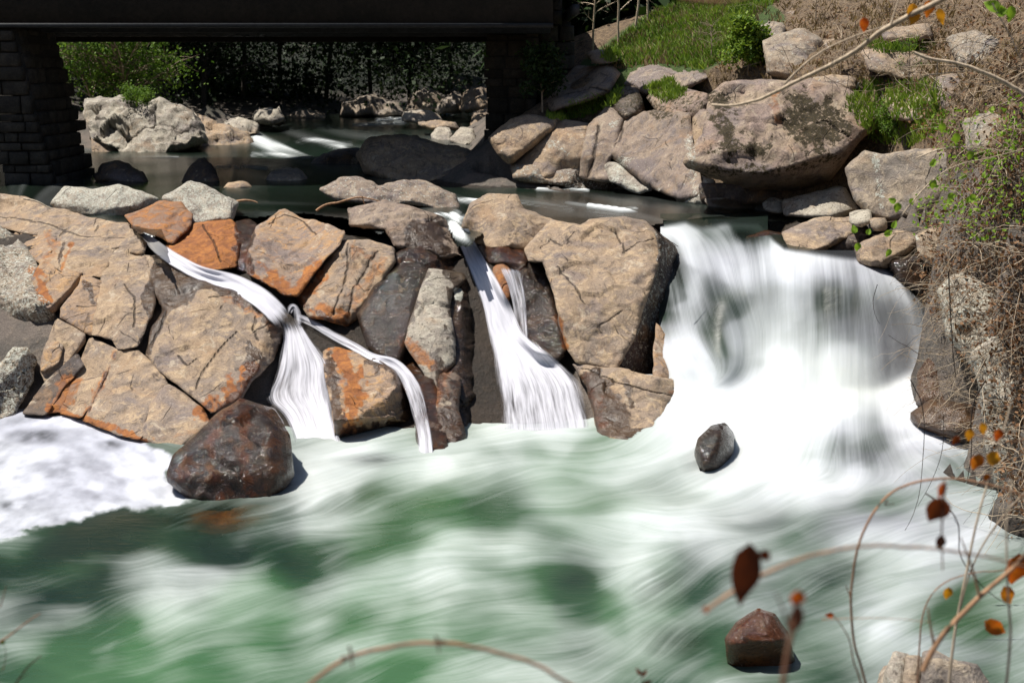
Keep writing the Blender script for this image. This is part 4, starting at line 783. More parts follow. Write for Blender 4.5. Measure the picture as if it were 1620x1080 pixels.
tint = np.clip(idw([(200,860,.08),(0,880,.15),(300,850,.1),(250,1030,.75),(150,1050,.6),(600,980,.8),(400,960,.8),(850,970,.55),(900,960,.3),(700,830,.6),(600,860,.55),(500,860,.35),(450,830,.15),(780,800,.45),(1280,860,.2),(1150,930,.15),(1350,940,.25),(1200,600,.5),(1150,375,.22),(1400,900,.4),(1000,950,.6),(1100,1050,.4),(60,690,.1),(500,1060,.6),(900,740,.7),(-100,880,.05),(100,870,.05),(350,860,.08),(100,910,.15)], PX, PY, 2.2)[..., 0] + .12*big*.6 + .2*lump, 0, 1)*(1-above)*(.25+.75*sstep(600, 700, PY + (PX < 1000)*400))
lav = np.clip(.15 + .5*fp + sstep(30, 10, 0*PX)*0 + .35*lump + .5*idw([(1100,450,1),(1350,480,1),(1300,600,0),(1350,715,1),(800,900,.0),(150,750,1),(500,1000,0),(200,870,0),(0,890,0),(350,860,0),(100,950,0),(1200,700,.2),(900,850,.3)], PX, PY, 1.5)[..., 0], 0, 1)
def spot(x, y, rx, ry, s=1.0): return s*np.clip(1.25-np.hypot((PX-x)/rx, (PY-y)/ry), 0, 1)
clear = np.maximum.reduce([spot(330,812,95,30,.75), spot(1130,500,34,62,.22), spot(1065,445,22,60,.55), spot(1340,480,85,60,.25), spot(1215,470,30,60,.12), spot(1350,712,50,26,.35), spot(1045,930,48,34,.5), spot(1080,1010,60,34,.35), spot(1175,372,34,14,.5), spot(590,728,60,12,.6), spot(60,690,70,16,.3)])
clear = clear*np.clip(1-.35*mid-.15*fine-.3*big, .1, 1.5)*np.where(PX > 1000, np.clip(1.2-foam*.6, .3, 1), np.clip(1.15-foam*.9, 0, 1)); clear[(PY > 730) & (PX < 700)] *= .75
ed_, _ = seg_dist(q, [(1350,395),(1430,405),(1520,500),(1560,700)], False); ed_ = ed_.reshape(PX.shape)
edge2, _ = seg_dist(q, [(1400,408),(1436,428),(1462,470),(1474,520),(1478,580),(1500,640),(1540,690)], False); edge2 = edge2.reshape(PX.shape)
outr = PX > np.interp(PY, [380,408,428,470,520,580,640,690,700], [1380,1400,1436,1462,1474,1478,1500,1540,4000])
ce = np.where(outr, 1, np.clip(1-edge2/26, 0, 1)) * (PY < 690)
clear = np.clip(np.clip(clear, 0, .85) + sstep(.0, 1, ce*(1+.35*mid+.2*fine)), 0, 1)
clear = np.maximum(clear, above*.55)
ring = np.maximum.reduce([spot(1132,722,50,44,.75), spot(375,780,110,46,.6), spot(1205,1030,64,56,.7)])
clear = np.maximum(clear, ring*np.clip(.6-.3*mid-.2*lump, 0, 1))
# shape: standing waves and strands
D1 = (ZC-Z1)/(-ray(PX, PY)[..., 2])*ray(PX, PY)[..., 1]
for i in range(1, D1.shape[0]):
    on = PX[0] > 1000
    D1[i] = np.where(on, np.minimum(D1[i], D1[i-1]-.0076*STEP), D1[i])
D1 = np.where(PX > 1000, blur(D1, 2.5*KS), D1); P1 = atD(PX, PY, D1); Z1 = P1[..., 2]
steep = sstep(.25, .9, Z1)*sstep(2.68, 2.4, Z1)
act = np.clip(blur(foam, 6), 0, 1)
hgt = (blur(huge,2)*.035 + blur(big,2)*.022 + blur(mid,1.5)*.002 + lump*.10)*act*(1-steep) + fine*.0006*act
hgt = hgt*np.clip((PY-640)/60, .25, 1)*(1-fp*.85)
P1[..., 2] += hgt
rr1 = ray(PX, PY)
P1 -= rr1*((blur(mid,1)*.008 + blur(big,1.5)*.03 + huge*.05 + fine*.001)*steep)[..., None]
keepA = (PY > 590) | pip(q, [(1045,300),(1120,300),(1250,335),(1270,380),(1290,395),(1350,395),(1430,405),(1520,500),(1560,700),(1800,700),(1000,700),(1040,600)]).reshape(PX.shape)
keepA &= ~((PY < 366) & (PX > 1215)); keepA &= (PY >= 345) | (PX < 1300)
kc = keepA[:-1, :-1] & keepA[1:, 1:] & keepA[1:, :-1] & keepA[:-1, 1:]
Fw = grid_faces(*PX.shape, kc)[:, ::-1]
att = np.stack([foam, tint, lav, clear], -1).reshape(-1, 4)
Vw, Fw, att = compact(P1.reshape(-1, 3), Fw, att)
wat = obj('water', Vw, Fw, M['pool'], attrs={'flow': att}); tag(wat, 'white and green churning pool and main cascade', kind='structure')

# ---- upper river
X2 = np.arange(-260, 1560, 3.2); Y2 = np.arange(140, 404, 1.8); QX, QY = np.meshgrid(X2, Y2)
up = [(x, y, z) for x in range(-300, 1600, 150) for y, z in ((280, 2.7), (330, 2.69), (400, 2.68), (245, 2.72))] + [(x, 212, 2.85) for x in range(-300, 1600, 150)] + [(x, 185, 3.05) for x in range(-300, 1600, 150)] + [(x, 150, 3.1) for x in range(-300, 1600, 150)] + [(470,222,2.95),(440,240,2.74),(680,190,3.05),(690,196,2.95)]
up = np.array(up, float); f2 = rbf_fit(up[:, :2]/100, up[:, 2]); Z2 = blur(rbf_eval(f2, np.column_stack([QX.ravel(), QY.ravel()])/100).reshape(QX.shape), 2)
fl2 = [(450,215,.7,.25),(500,235,.9,.2),(650,190,-.9,.1),(300,240,-1,.05),(600,290,1,.1),(800,290,1,.12),(950,310,1,.12),(1000,330,1,.15),(1080,345,1,.3),(450,310,1,0),(720,345,.6,.3),(760,320,1,.2),(900,330,1,.1),(600,220,1,.05),(1200,340,-.5,.3)]
V2 = idw(fl2, QX, QY, 1.6); v2 = V2/np.maximum(np.linalg.norm(V2, axis=-1, keepdims=True), 1e-6)
fi2, mi2, bi2, hu2 = flow_noise(QX.shape, v2[..., 0], v2[..., 1]*2, 9)
def band(pts, w): 
    d, _ = seg_dist(np.column_stack([QX.ravel(), QY.ravel()]), pts, False); return np.clip(1-d/w, 0, 1).reshape(QX.shape)
fo2 = np.maximum.reduce([band([(405,220),(430,232),(480,240),(540,238)], 15)*.6, band([(470,224),(500,222),(555,228)], 6)*.4, band([(400,245),(470,246)], 6)*.5, band([(598,190),(650,188),(700,184),(740,181)], 6)*.7, band([(560,198),(640,195)], 4)*.4,
    band([(720,345),(722,376),(735,392)], 15)*1.3, band([(715,318),(760,320)], 6)*.8, band([(690,342),(735,345)], 7)*.8, band([(655,285),(740,280),(800,288)], 5)*.5, band([(850,300),(930,302)], 4)*.6, band([(820,320),(905,330)], 8)*.35,
    band([(932,325),(980,332),(1005,330)], 7)*.8, band([(900,318),(985,345)], 12)*.25, band([(225,374),(245,388)], 8)*.8, band([(300,262),(420,268)], 7)*.22, band([(500,255),(640,262)], 6)*.15, band([(160,246),(280,250)], 6)*.25])
fo2 = np.clip(np.clip(fo2*(.8+.5*mi2+.35*fi2+.35*bi2) - .05, 0, 1)**1.3 + .04*np.maximum(mi2, 0), 0, 1)
ti2 = np.clip(.2 + .25*bi2 + band([(420,240),(560,250),(600,235)], 26)*.9 + band([(600,300),(800,305),(850,300)], 30)*.3, 0, 1)
cl2 = np.clip(np.maximum.reduce([band([(1090,338),(1200,345),(1280,350)], 22)*.8, band([(480,340),(560,350)], 18)*.5, band([(850,300),(1000,312),(1090,325)], 10)*.4, band([(225,360),(400,345)], 20)*.5]), 0, .7)*(1-fo2)
P2 = atZ(QX, QY, Z2); P2[..., 2] += (mi2*.012 + bi2*.025 + fo2*.02)*sstep(140, 260, QY) + fo2*.03
P2[..., 2] -= .012*sstep(1000, 1060, QX)
k2 = ~((QX > 1200) & (QY > 372)) & ~((QX > 1290) & (QY > 352))
kk = k2[:-1, :-1] & k2[1:, 1:] & k2[1:, :-1] & k2[:-1, 1:]
crest = np.interp(QX, [-260,0,200,222,240,262,380,400,480,545,600,630,700,722,742,762,1040,1060], [322,322,352,370,384,344,344,346,336,344,372,348,350,385,388,368,352,350])
kk &= (QY < crest)[:-1, :-1]
kk &= ~((QX[:-1, :-1] > 1046) & (QY[:-1, :-1] > 347))
F2 = grid_faces(*QX.shape, kk)[:, ::-1]
Vr, F2, a2 = compact(P2.reshape(-1, 3), F2, np.stack([fo2, ti2, fo2*0+.2, cl2], -1).reshape(-1, 4))
riv = obj('river', Vr, F2, M['river'], attrs={'flow': a2}); tag(riv, 'dark upper river sliding under the bridge', kind='structure')

# ------------------------------------------------------------------ veils of falling water draped over the rocks
sm = NT('falling_water'); uvv = sm.attr('uvw').outputs[1]; ea = sm.attr('veil').outputs[2]
s1 = sm.noise(sm.vmul(uvv, (26, 1.1, 1)), 1.0, 4, .6, .15); s2 = sm.noise(sm.vmul(uvv, (70, 2.0, 1)), 1.0, 3, .6); s3 = sm.noise(sm.vmul(uvv, (7, .8, 1)), 1.0, 3, .6, .3)
dn = sm.math('ADD', sm.math('MULTIPLY', s1, .5), sm.math('MULTIPLY_ADD', s2, .2, sm.math('MULTIPLY', s3, .45)))
th = sm.math('SUBTRACT', .98, sm.math('MULTIPLY', ea, .58))
al = sm.math('MULTIPLY', sm.ramp(dn, sm.math('SUBTRACT', th, .22), sm.math('ADD', th, .22)), .96)
b = sm.bump(dn, .35, .05)
p = sm.pbr(Base_Color=(.62, .62, .68, 1), Roughness=.75, Normal=b, Specular_IOR_Level=.15, Subsurface_Weight=0.0)
M['veil'] = sm.done(sm.n('MixShader', {0: al, 1: sm.n('BsdfTransparent').outputs[0], 2: p}).outputs[0])
ALLB = [BVL] + ROCK_BVH
def veil(label, L, Rr, dens, off=.10, river=True, off0=0.0, fin=14, fout=0, nr=None, parent=None, lift=0.0):
    L = np.array(L, float); Rr = np.array(Rr, float)
    seg = np.concatenate([[0], np.cumsum(np.linalg.norm(np.diff((L+Rr)/2, axis=0), axis=1))]); tot = seg[-1]
    nr = int(tot/3.5)+2; nc = int(np.linalg.norm(L-Rr, axis=1).max()/2.6)+5
    t = np.linspace(0, tot, nr)
    def sp(A):
        o = np.column_stack([np.interp(t, seg, A[:, i]) for i in (0, 1)])
        p = np.pad(o, ((4, 4), (0, 0)), 'edge'); return sum(p[i:i+len(o)] for i in range(9))/9
    l, r = sp(L), sp(Rr); l[0], r[0] = L[0], Rr[0]; l[-1], r[-1] = L[-1], Rr[-1]
    s = np.linspace(0, 1, nc); G = l[:, None]*(1-s)[None, :, None] + r[:, None]*s[None, :, None]
    D = np.full(G.shape[:2], np.nan)
    for i in range(nr):
        for j in range(0, nc, 2):
            h = cast(ALLB, *G[i, j])
            if h is not None: D[i, j] = h[3]
    for i in range(nr):
        ok = ~np.isnan(D[i]); D[i] = np.interp(np.arange(nc), np.arange(nc)[ok], D[i][ok]) if ok.any() else D[max(i-1, 0)]
    if G[0, 0, 1] < 395 and river:
        r0 = ray(G[0, :, 0], G[0, :, 1]); D[0] = (2.66-ZC)/r0[:, 2]
    B = np.percentile(D, 35, axis=1); Bs = B.copy()
    if G[0, 0, 1] < 395 and river: B[0] = np.median(D[0])
    for _ in range(3):
        p_ = np.pad(Bs, 6, 'edge'); Bs = np.minimum(sum(p_[i:i+len(B)] for i in range(13))/13, Bs+.0) if _ < 2 else sum(p_[i:i+len(B)] for i in range(13))/13
    if G[0, 0, 1] < 395 and river:
        wgt = np.clip(1-t/30, 0, 1); Bs = Bs*(1-wgt) + B[0]*wgt
    Ds = np.minimum(blur(D, 2.5), Bs[:, None]+.05); Ds = np.maximum(Ds, Bs[:, None]-.35); Ds = blur(Ds, 1.6)
    rr = ray(G[..., 0], G[..., 1]); P = CAMP + rr*(Ds - off - off0*np.exp(-t/60)[:, None] - .05*np.sin(np.pi*s)[None, :])[..., None]
    P = P - rr*(fbm(np.stack([np.tile(s*6, (nr, 1)), np.tile((t/60)[:, None], (1, nc)), 0*D], -1), 1, 3)*.05)[..., None]
    e = np.clip(np.minimum(s, 1-s)/.16, 0, 1); e = np.tile(e, (nr, 1))
    dd = np.interp(t, np.linspace(0, tot, len(dens)), dens)[:, None]
    e = e*dd*np.clip((t[:, None]+4)/fin, 0, 1)*(np.clip((tot-t[:, None])/fout, 0, 1) if fout else 1)
    wpx = np.linalg.norm(l-r, axis=1).mean()
    uvw = np.stack([np.tile(s*wpx/70, (nr, 1)), np.tile((t/70)[:, None], (1, nc)), np.full(D.shape, RNG.random()*20)], -1)
    P[-4:, :, 2] -= .03
    V = P.reshape(-1, 3); org = np.array([V[:, 0].mean(), V[:, 1].mean(), V[:, 2].min()])
    o = obj('waterfall', V, grid_faces(nr, nc), M['veil'], origin=None if parent else org, parent=parent, attrs={'veil': e.ravel(), 'uvw': uvw.reshape(-1, 3)})
    if label: tag(o, label, 'waterfall')
    return o
def cl(pts):
    p = np.array([(a, b) for a, b, w in pts], float); w = np.array([c for *_, c in pts], float); d = np.gradient(p, axis=0); d /= np.linalg.norm(d, axis=1, keepdims=True)
    n = np.column_stack([d[:, 1], -d[:, 0]]); return p + n*w[:, None]/2*1, p - n*w[:, None]/2*1
def veil_c(label, pts, dens, **k):
    a, b = cl(pts)
    return veil(label, b, a, dens, **k) if b[0, 0] < a[0, 0] or b[0, 1] > a[0, 1] else veil(label, a, b, dens, **k)
veil_c('first white chute sliding down the ledge past the rust rocks', [(224,368,10),(240,384,20),(262,402,24),(310,430,26),(370,447,32),(412,470,38),(440,496,40),(456,520,40)], [1.2,1.2,1.1,1.2,1.2,1.1,1.0], off=.2, river=False, off0=.25, fout=34)
veil('first waterfall spreading like a skirt beside the brown boulder', [(432,500),(448,525),(440,560),(428,600),(408,636),(440,652),(455,680),(464,712),(472,752)], [(475,496),(484,520),(504,545),(526,568),(534,605),(535,650),(540,680),(548,712),(560,752)], [1.1,1.0,.85,.8,.9,1.0,1.05,1.1], fin=40, off=.14)
veil_c('small spout of white water leaping at the bend of the first waterfall', [(455,500,10),(463,478,22),(470,490,22),(474,510,14)], [.55,.7,.5], off=.3)
veil_c('thin ribbon of water branching right across the rust boulder', [(462,498,14),(490,508,15),(530,532,16),(565,550,16),(590,566,14),(622,572,20),(640,590,24),(655,618,30),(664,650,32),(670,680,28),(676,730,26)], [.8,.8,.8,.8,1,1,.85,.7,.6,.8,1])
veil('middle waterfall pouring between the light slab and the huge boulder', [(718,362),(722,380),(728,398),(738,420),(748,447),(760,480),(768,520),(773,560),(777,620),(781,682)], [(744,362),(752,380),(764,400),(776,420),(792,445),(810,480),(832,530),(880,562),(925,600),(948,684)], [1.3,1.2,1.1,1.2,1.15,1.1,1.0,.9,.8,.9], off=.32, river=False, off0=.35, fin=6)
veil('faint side veil beside the orange knob in the middle fall', [(783,418),(796,440),(808,480),(812,540),(815,560)], [(822,420),(828,440),(836,480),(838,540),(840,560)], [.8,.7,.6,.6,.5])
# ------------------------------------------------------------------ masonry and bridge
def sm_mat(name, A, B, rough=.9, sc=3.0, bk=.6, d=.05):
    m = NT(name); tc = m.n('TexCoord').outputs[3]
    n1 = m.noise(tc, sc, 5, .65); n2 = m.noise(tc, sc*9, 4, .7)
    rnd = m.n('ObjectInfo').outputs['Random']
    c = m.mix(m.ramp(n1, .35, .65), A, B); c = m.mix(1.0, c, m.ramp(n2, .3, .7, .7, 1.25), 'MULTIPLY')
    c = m.mix(1.0, c, m.ramp(rnd, 0, 1, .7, 1.3), 'MULTIPLY')
    return m.done(m.pbr(Base_Color=c, Roughness=rough, Normal=m.bump(m.math('ADD', n1, m.math('MULTIPLY', n2, .4)), bk, d)))
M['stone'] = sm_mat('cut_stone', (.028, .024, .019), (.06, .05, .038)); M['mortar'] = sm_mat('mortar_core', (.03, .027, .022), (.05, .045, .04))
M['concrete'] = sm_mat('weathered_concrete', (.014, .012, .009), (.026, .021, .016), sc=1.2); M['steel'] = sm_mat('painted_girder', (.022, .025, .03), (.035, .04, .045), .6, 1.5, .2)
def boxVF(lo, hi):
    x0, y0, z0 = lo; x1, y1, z1 = hi
    V = np.array([(x, y, z) for z in (z0, z1) for y in (y0, y1) for x in (x0, x1)], float)
    F = np.array([(0,2,3,1),(4,5,7,6),(0,1,5,4),(2,6,7,3),(0,4,6,2),(1,3,7,5)]); return V, F
def stoneVF(c, s, rng, lean=None):
    """a rough block with chamfered front: 16 verts"""
    V, F = boxVF(-np.array(s)/2, np.array(s)/2)
    b = min(s)*.14
    out = []; faces = []
    # chamfered box: shrink front (-y) face and add ring
    x, y, z = np.array(s)/2; j = lambda k=.03: rng.uniform(-k, k)*min(s)
    ringb = [(-x, y, -z), (x, y, -z), (x, y, z), (-x, y, z)]
    ringm = [(-x+j(), -y+b, -z+j()), (x+j(), -y+b, -z+j()), (x+j(), -y+b, z+j()), (-x+j(), -y+b, z+j())]
    ringf = [(-x+b+j(), -y+j(.06), -z+b+j()), (x-b+j(), -y+j(.06), -z+b+j()), (x-b+j(), -y+j(.06), z-b+j()), (-x+b+j(), -y+j(.06), z-b+j())]
    V = np.array(ringb+ringm+ringf) + np.array(c)
    F = []
    for r in (0, 4):
        for i in range(4): k = (i+1) % 4; F.append((r+i, r+k, r+4+k, r+4+i))
    F.append((8, 9, 10, 11)); F.append((3, 2, 1, 0))
    return V, np.array(F)[:, ::-1]
def masonry(root, corner_fn, x0, x1, z0, z1, yf, course=.30, rng=None, name='stone', len_rng=(.35, .75)):
    """coursed stones on a front facing -y; corner_fn(z) gives the x limits at that height"""
    z = z0
    while z < z1-.1:
        h = course*rng.uniform(.6, 1.45); h = min(h, z1-z); a, b = corner_fn(z+h/2); x = a
        while x < b-.02:
            w = rng.uniform(*len_rng); 
            if b-(x+w) < .25: w = b-x
            V, F = stoneVF((x+w/2, yf(z+h/2)+.12+rng.uniform(-.05, .04), z+h/2), (w-rng.uniform(.01, .05), .34, h-rng.uniform(.01, .04)), rng)
            obj(name, V, F, M['stone'], parent=root, smooth=False)
            x += w
        z += h
rng = np.random.default_rng(11)
YP = 38.4
# left pier, battered to the right
pier = empty('bridge_pier', (-12.2, YP, 2.2), label='dark stone bridge pier with a battered right side standing in the river at left', cat='bridge pier')
def pxx(px, D): return (px-810)/FPX*D*1.0/ (CP if False else 1.0)
def zx(z): return np.interp(z, [2.4, 6.6], [pxx(152, YP+3.6), pxx(104, YP+3.6)])
xl = lambda z: np.interp(z, [2.4, 6.6], [pxx(14, YP), pxx(-30, YP)])
V = []
for z in (1.8, 7.0):
    for (x, y) in ((xl(z)+.04, YP+.2), (zx(z)-.04, YP+.2), (zx(z)-.04, YP+3.5), (xl(z)+.04, YP+3.5)): V.append((x, y, z))
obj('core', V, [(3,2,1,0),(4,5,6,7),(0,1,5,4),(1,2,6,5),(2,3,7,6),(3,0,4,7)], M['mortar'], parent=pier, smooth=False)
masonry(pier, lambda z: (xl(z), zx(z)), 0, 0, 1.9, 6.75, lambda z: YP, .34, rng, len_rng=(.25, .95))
# stones on the right flank
z = 1.9
while z < 6.7:
    h = .34*rng.uniform(.75, 1.3); y = YP+.35
    while y < YP+3.3:
        w = rng.uniform(.5, 1.1)
        x = zx(z+h/2)
        Vv, F = stoneVF((0, 0, 0), (w-.03, .3, h-.025), rng); Vv = np.column_stack([-Vv[:, 1]+x-.1+rng.uniform(-.03, .03), Vv[:, 0]+y+w/2, Vv[:, 2]+z+h/2])
        obj('stone', Vv, F, M['stone'], parent=pier, smooth=False); y += w
    z += h
# abutment on the right
ab = empty('bridge_abutment', (0, 43.5, 4.0), label='stone abutment carrying the right end of the bridge above the rocks', cat='abutment')
YA = 43.0
def X(px, D): return (px-810)/FPX*D
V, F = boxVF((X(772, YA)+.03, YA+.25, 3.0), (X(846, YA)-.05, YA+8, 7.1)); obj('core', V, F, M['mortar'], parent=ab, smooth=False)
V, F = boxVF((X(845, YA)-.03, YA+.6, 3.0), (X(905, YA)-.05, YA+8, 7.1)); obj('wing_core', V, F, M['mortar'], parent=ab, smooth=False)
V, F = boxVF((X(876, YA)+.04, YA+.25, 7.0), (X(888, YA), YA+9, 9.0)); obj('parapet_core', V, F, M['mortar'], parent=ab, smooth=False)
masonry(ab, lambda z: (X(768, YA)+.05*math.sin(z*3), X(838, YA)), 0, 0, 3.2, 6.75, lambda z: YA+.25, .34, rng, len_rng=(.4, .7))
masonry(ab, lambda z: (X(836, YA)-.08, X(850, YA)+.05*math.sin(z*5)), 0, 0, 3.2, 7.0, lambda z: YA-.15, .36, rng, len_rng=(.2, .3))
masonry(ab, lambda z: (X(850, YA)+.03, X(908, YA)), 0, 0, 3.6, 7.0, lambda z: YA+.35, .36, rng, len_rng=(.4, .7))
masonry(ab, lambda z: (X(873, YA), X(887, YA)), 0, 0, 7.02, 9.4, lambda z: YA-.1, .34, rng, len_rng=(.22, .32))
# deck and girders
br = empty('bridge', (-8, 44, 6.8), label='dark concrete and girder road bridge crossing over the river at the top', cat='bridge')
zb_ = ZC + (HOR-45)/FPX*YP
def bx(name, lo, hi, m): V, F = boxVF(lo, hi); return obj(name, V, F, m, parent=br, smooth=False)
xr = X(872, YA)-.1
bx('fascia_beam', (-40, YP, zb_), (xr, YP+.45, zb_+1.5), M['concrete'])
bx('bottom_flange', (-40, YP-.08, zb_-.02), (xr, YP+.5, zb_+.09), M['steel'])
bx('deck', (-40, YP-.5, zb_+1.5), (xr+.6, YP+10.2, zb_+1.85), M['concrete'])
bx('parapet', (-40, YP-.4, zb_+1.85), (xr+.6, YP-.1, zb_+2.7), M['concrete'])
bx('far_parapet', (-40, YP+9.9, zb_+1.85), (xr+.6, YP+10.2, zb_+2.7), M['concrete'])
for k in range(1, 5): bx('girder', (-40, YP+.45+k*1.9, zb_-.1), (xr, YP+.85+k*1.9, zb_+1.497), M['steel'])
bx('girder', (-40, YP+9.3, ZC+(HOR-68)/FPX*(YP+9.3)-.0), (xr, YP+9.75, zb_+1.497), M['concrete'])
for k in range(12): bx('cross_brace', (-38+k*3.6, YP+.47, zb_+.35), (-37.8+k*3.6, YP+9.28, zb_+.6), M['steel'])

# ------------------------------------------------------------------ plants: tubes, leaves, trees
def leaf_mat(name, A, B, trans=.35, rough=.6, vein=False):
    m = NT(name); v = m.attr('tone').outputs[2]
    c = m.mix(v, A, B)
    d = m.pbr(Base_Color=c, Roughness=rough, Specular_IOR_Level=.3)
    t = m.n('BsdfTranslucent', {0: m.mix(.5, c, m.mix(1.0, c, (1.3, 1.3, .6), 'MULTIPLY'))}).outputs[0]
    return m.done(m.n('MixShader', {0: trans, 1: d, 2: t}).outputs[0])
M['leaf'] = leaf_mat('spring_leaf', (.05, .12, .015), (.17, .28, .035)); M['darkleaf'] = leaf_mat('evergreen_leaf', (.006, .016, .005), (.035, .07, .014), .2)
M['brightleaf'] = leaf_mat('bright_new_leaf', (.14, .28, .02), (.32, .48, .05), .45); M['grass'] = leaf_mat('grass_blade', (.06, .14, .012), (.28, .38, .05), .35)
M['dryleaf'] = leaf_mat('dry_leaf', (.10, .045, .022), (.30, .17, .09), .25, .8); M['straw'] = leaf_mat('dry_grass', (.12, .08, .04), (.36, .27, .15), .25, .8)
M['autumn'] = leaf_mat('orange_leaf', (.45, .07, .01), (.60, .27, .02), .5); M['redleaf'] = leaf_mat('dark_red_leaf', (.07, .015, .006), (.20, .045, .01), .3, .5)
def bark(name, A, B):
    m = NT(name); tc = m.n('TexCoord').outputs[3]; n = m.noise(m.vmul(tc, (1, 1, .4)), 22, 4, .7); v = m.attr('tone').outputs[2]
    c = m.mix(v, A, B); c = m.mix(1.0, c, m.ramp(n, .3, .7, .6, 1.3), 'MULTIPLY')
    return m.done(m.pbr(Base_Color=c, Roughness=.85, Normal=m.bump(n, .4, .01)))
M['twig'] = bark('grey_tan_twig', (.20, .145, .10), (.48, .38, .27)); M['darktwig'] = bark('dark_twig', (.03, .02, .015), (.10, .07, .05)); M['vine'] = bark('reddish_vine', (.20, .09, .05), (.42, .25, .14))
M['trunk'] = bark('tree_trunk', (.06, .05, .04), (.14, .12, .10)); M['paletwig'] = bark('pale_twig', (.40, .31, .21), (.60, .49, .36))
def tube_arrays(P, r, sides=3):
    """P (n,k,3) many polylines of k points, r (n,k) radii -> V, F"""
    n, k, _ = P.shape
    T = np.gradient(P, axis=1); T /= np.linalg.norm(T, axis=2, keepdims=True)+1e-9
    up = np.where(np.abs(T[..., 2:3]) > .8, np.array([1.0, 0, 0]), np.array([0, 0, 1.0]))
    A = np.cross(T, up); A /= np.linalg.norm(A, axis=2, keepdims=True)+1e-9; B = np.cross(T, A)
    th = np.arange(sides)*2*math.pi/sides
    V = P[:, :, None] + r[:, :, None, None]*(A[:, :, None]*np.cos(th)[None, None, :, None] + B[:, :, None]*np.sin(th)[None, None, :, None])
    base = (np.arange(n)*k*sides)[:, None, None] + (np.arange(k-1)*sides)[None, :, None]
    s = np.arange(sides)[None, None]; s2 = (s+1) % sides
    F = np.stack([base+s, base+s2, base+sides+s2, base+sides+s], -1).reshape(-1, 4)
    return V.reshape(-1, 3), F
def tubes(name, P, r, mat, parent=None, sides=3, tone=None, origin=None):
    V, F = tube_arrays(P, r, sides); per = P.shape[1]*sides
    tn = np.repeat(RNG.random(len(P)) if tone is None else np.full(len(P), tone), per)
    return obj(name, V, F, M[mat], parent=parent, origin=origin, attrs={'tone': tn})
def smooth_line(pts, k):
    pts = np.array(pts, float); seg = np.concatenate([[0], np.cumsum(np.linalg.norm(np.diff(pts, axis=0), axis=1))])
    t = np.linspace(0, seg[-1], k); o = np.column_stack([np.interp(t, seg, pts[:, i]) for i in range(pts.shape[1])])
    w = max(1, k//(2*len(pts))); 
    for _ in range(2):
        p = np.pad(o, ((w, w), (0, 0)), 'edge'); q = sum(p[i:i+k] for i in range(2*w+1))/(2*w+1); q[0], q[-1] = o[0], o[-1]; o = q
    return o
def leaves_VF(C, size, simple=False, normal_bias=None, aspect=.6, fold=.25, rng=RNG, dirs=None):
    """each leaf: folded 4-vertex-plus-tip shape, 6 verts, 4 tris as 2 quads+..; C (n,3), size (n,)"""
    n = len(C); d = rng.standard_normal((n, 3)) if dirs is None else dirs
    d /= np.linalg.norm(d, axis=1, keepdims=True)+1e-9
    q = rng.standard_normal((n, 3)); 
    if normal_bias is not None: q = q + np.array(normal_bias)*1.5
    s = np.cross(d, q); s /= np.linalg.norm(s, axis=1, keepdims=True)+1e-9; nn = np.cross(s, d)
    L = size[:, None]; W = L*aspect*.5
    p0 = C; p1 = C + d*L*.45 + s*W - nn*L*0; p2 = C + d*L; p3 = C + d*L*.45 - s*W; pm = C + d*L*.5 - nn*L*fold*.5
    V = np.stack([p0, p1, p2, p3, pm], 1).reshape(-1, 3); b = (np.arange(n)*5)[:, None]
    F = np.concatenate([b+np.array([[0, 1, 4, 4]]), b+np.array([[1, 2, 4, 4]]), b+np.array([[2, 3, 4, 4]]), b+np.array([[3, 0, 4, 4]])], 0)
    if simple: V = np.stack([p0, p1, p2, p3, pm], 1)[:, :4].reshape(-1, 3); b = (np.arange(n)*4)[:, None]; return V, b + np.array([[0, 1, 2, 3]]), 4
    return V, F[:, :3], 5
def leaves(name, C, size, mat, parent=None, origin=None, tone=None, **k):
    V, F, m = leaves_VF(C, size, **k); tn = np.repeat(RNG.random(len(C)) if tone is None else tone, m)
    return obj(name, V, F, M[mat], parent=parent, origin=origin, attrs={'tone': tn}, smooth=False)
def ground(px, py):
    h = cast([BVL]+ROCK_BVH, px, py); return None if h is None else np.array(h[0])
def pts_on(poly, n, rng=RNG, bvs=None):
    poly = np.array(poly, float); lo, hi = poly.min(0), poly.max(0); out = []; tries = 0
    bvs = bvs or [BVL]+ROCK_BVH
    while len(out) < n and tries < n*6:
        tries += 1; p = lo + rng.random(2)*(hi-lo)
        if pip(p[None], poly)[0]:
            h = cast(bvs, *p)
            if h is not None: out.append(np.array(h[0]))
    return np.array(out)
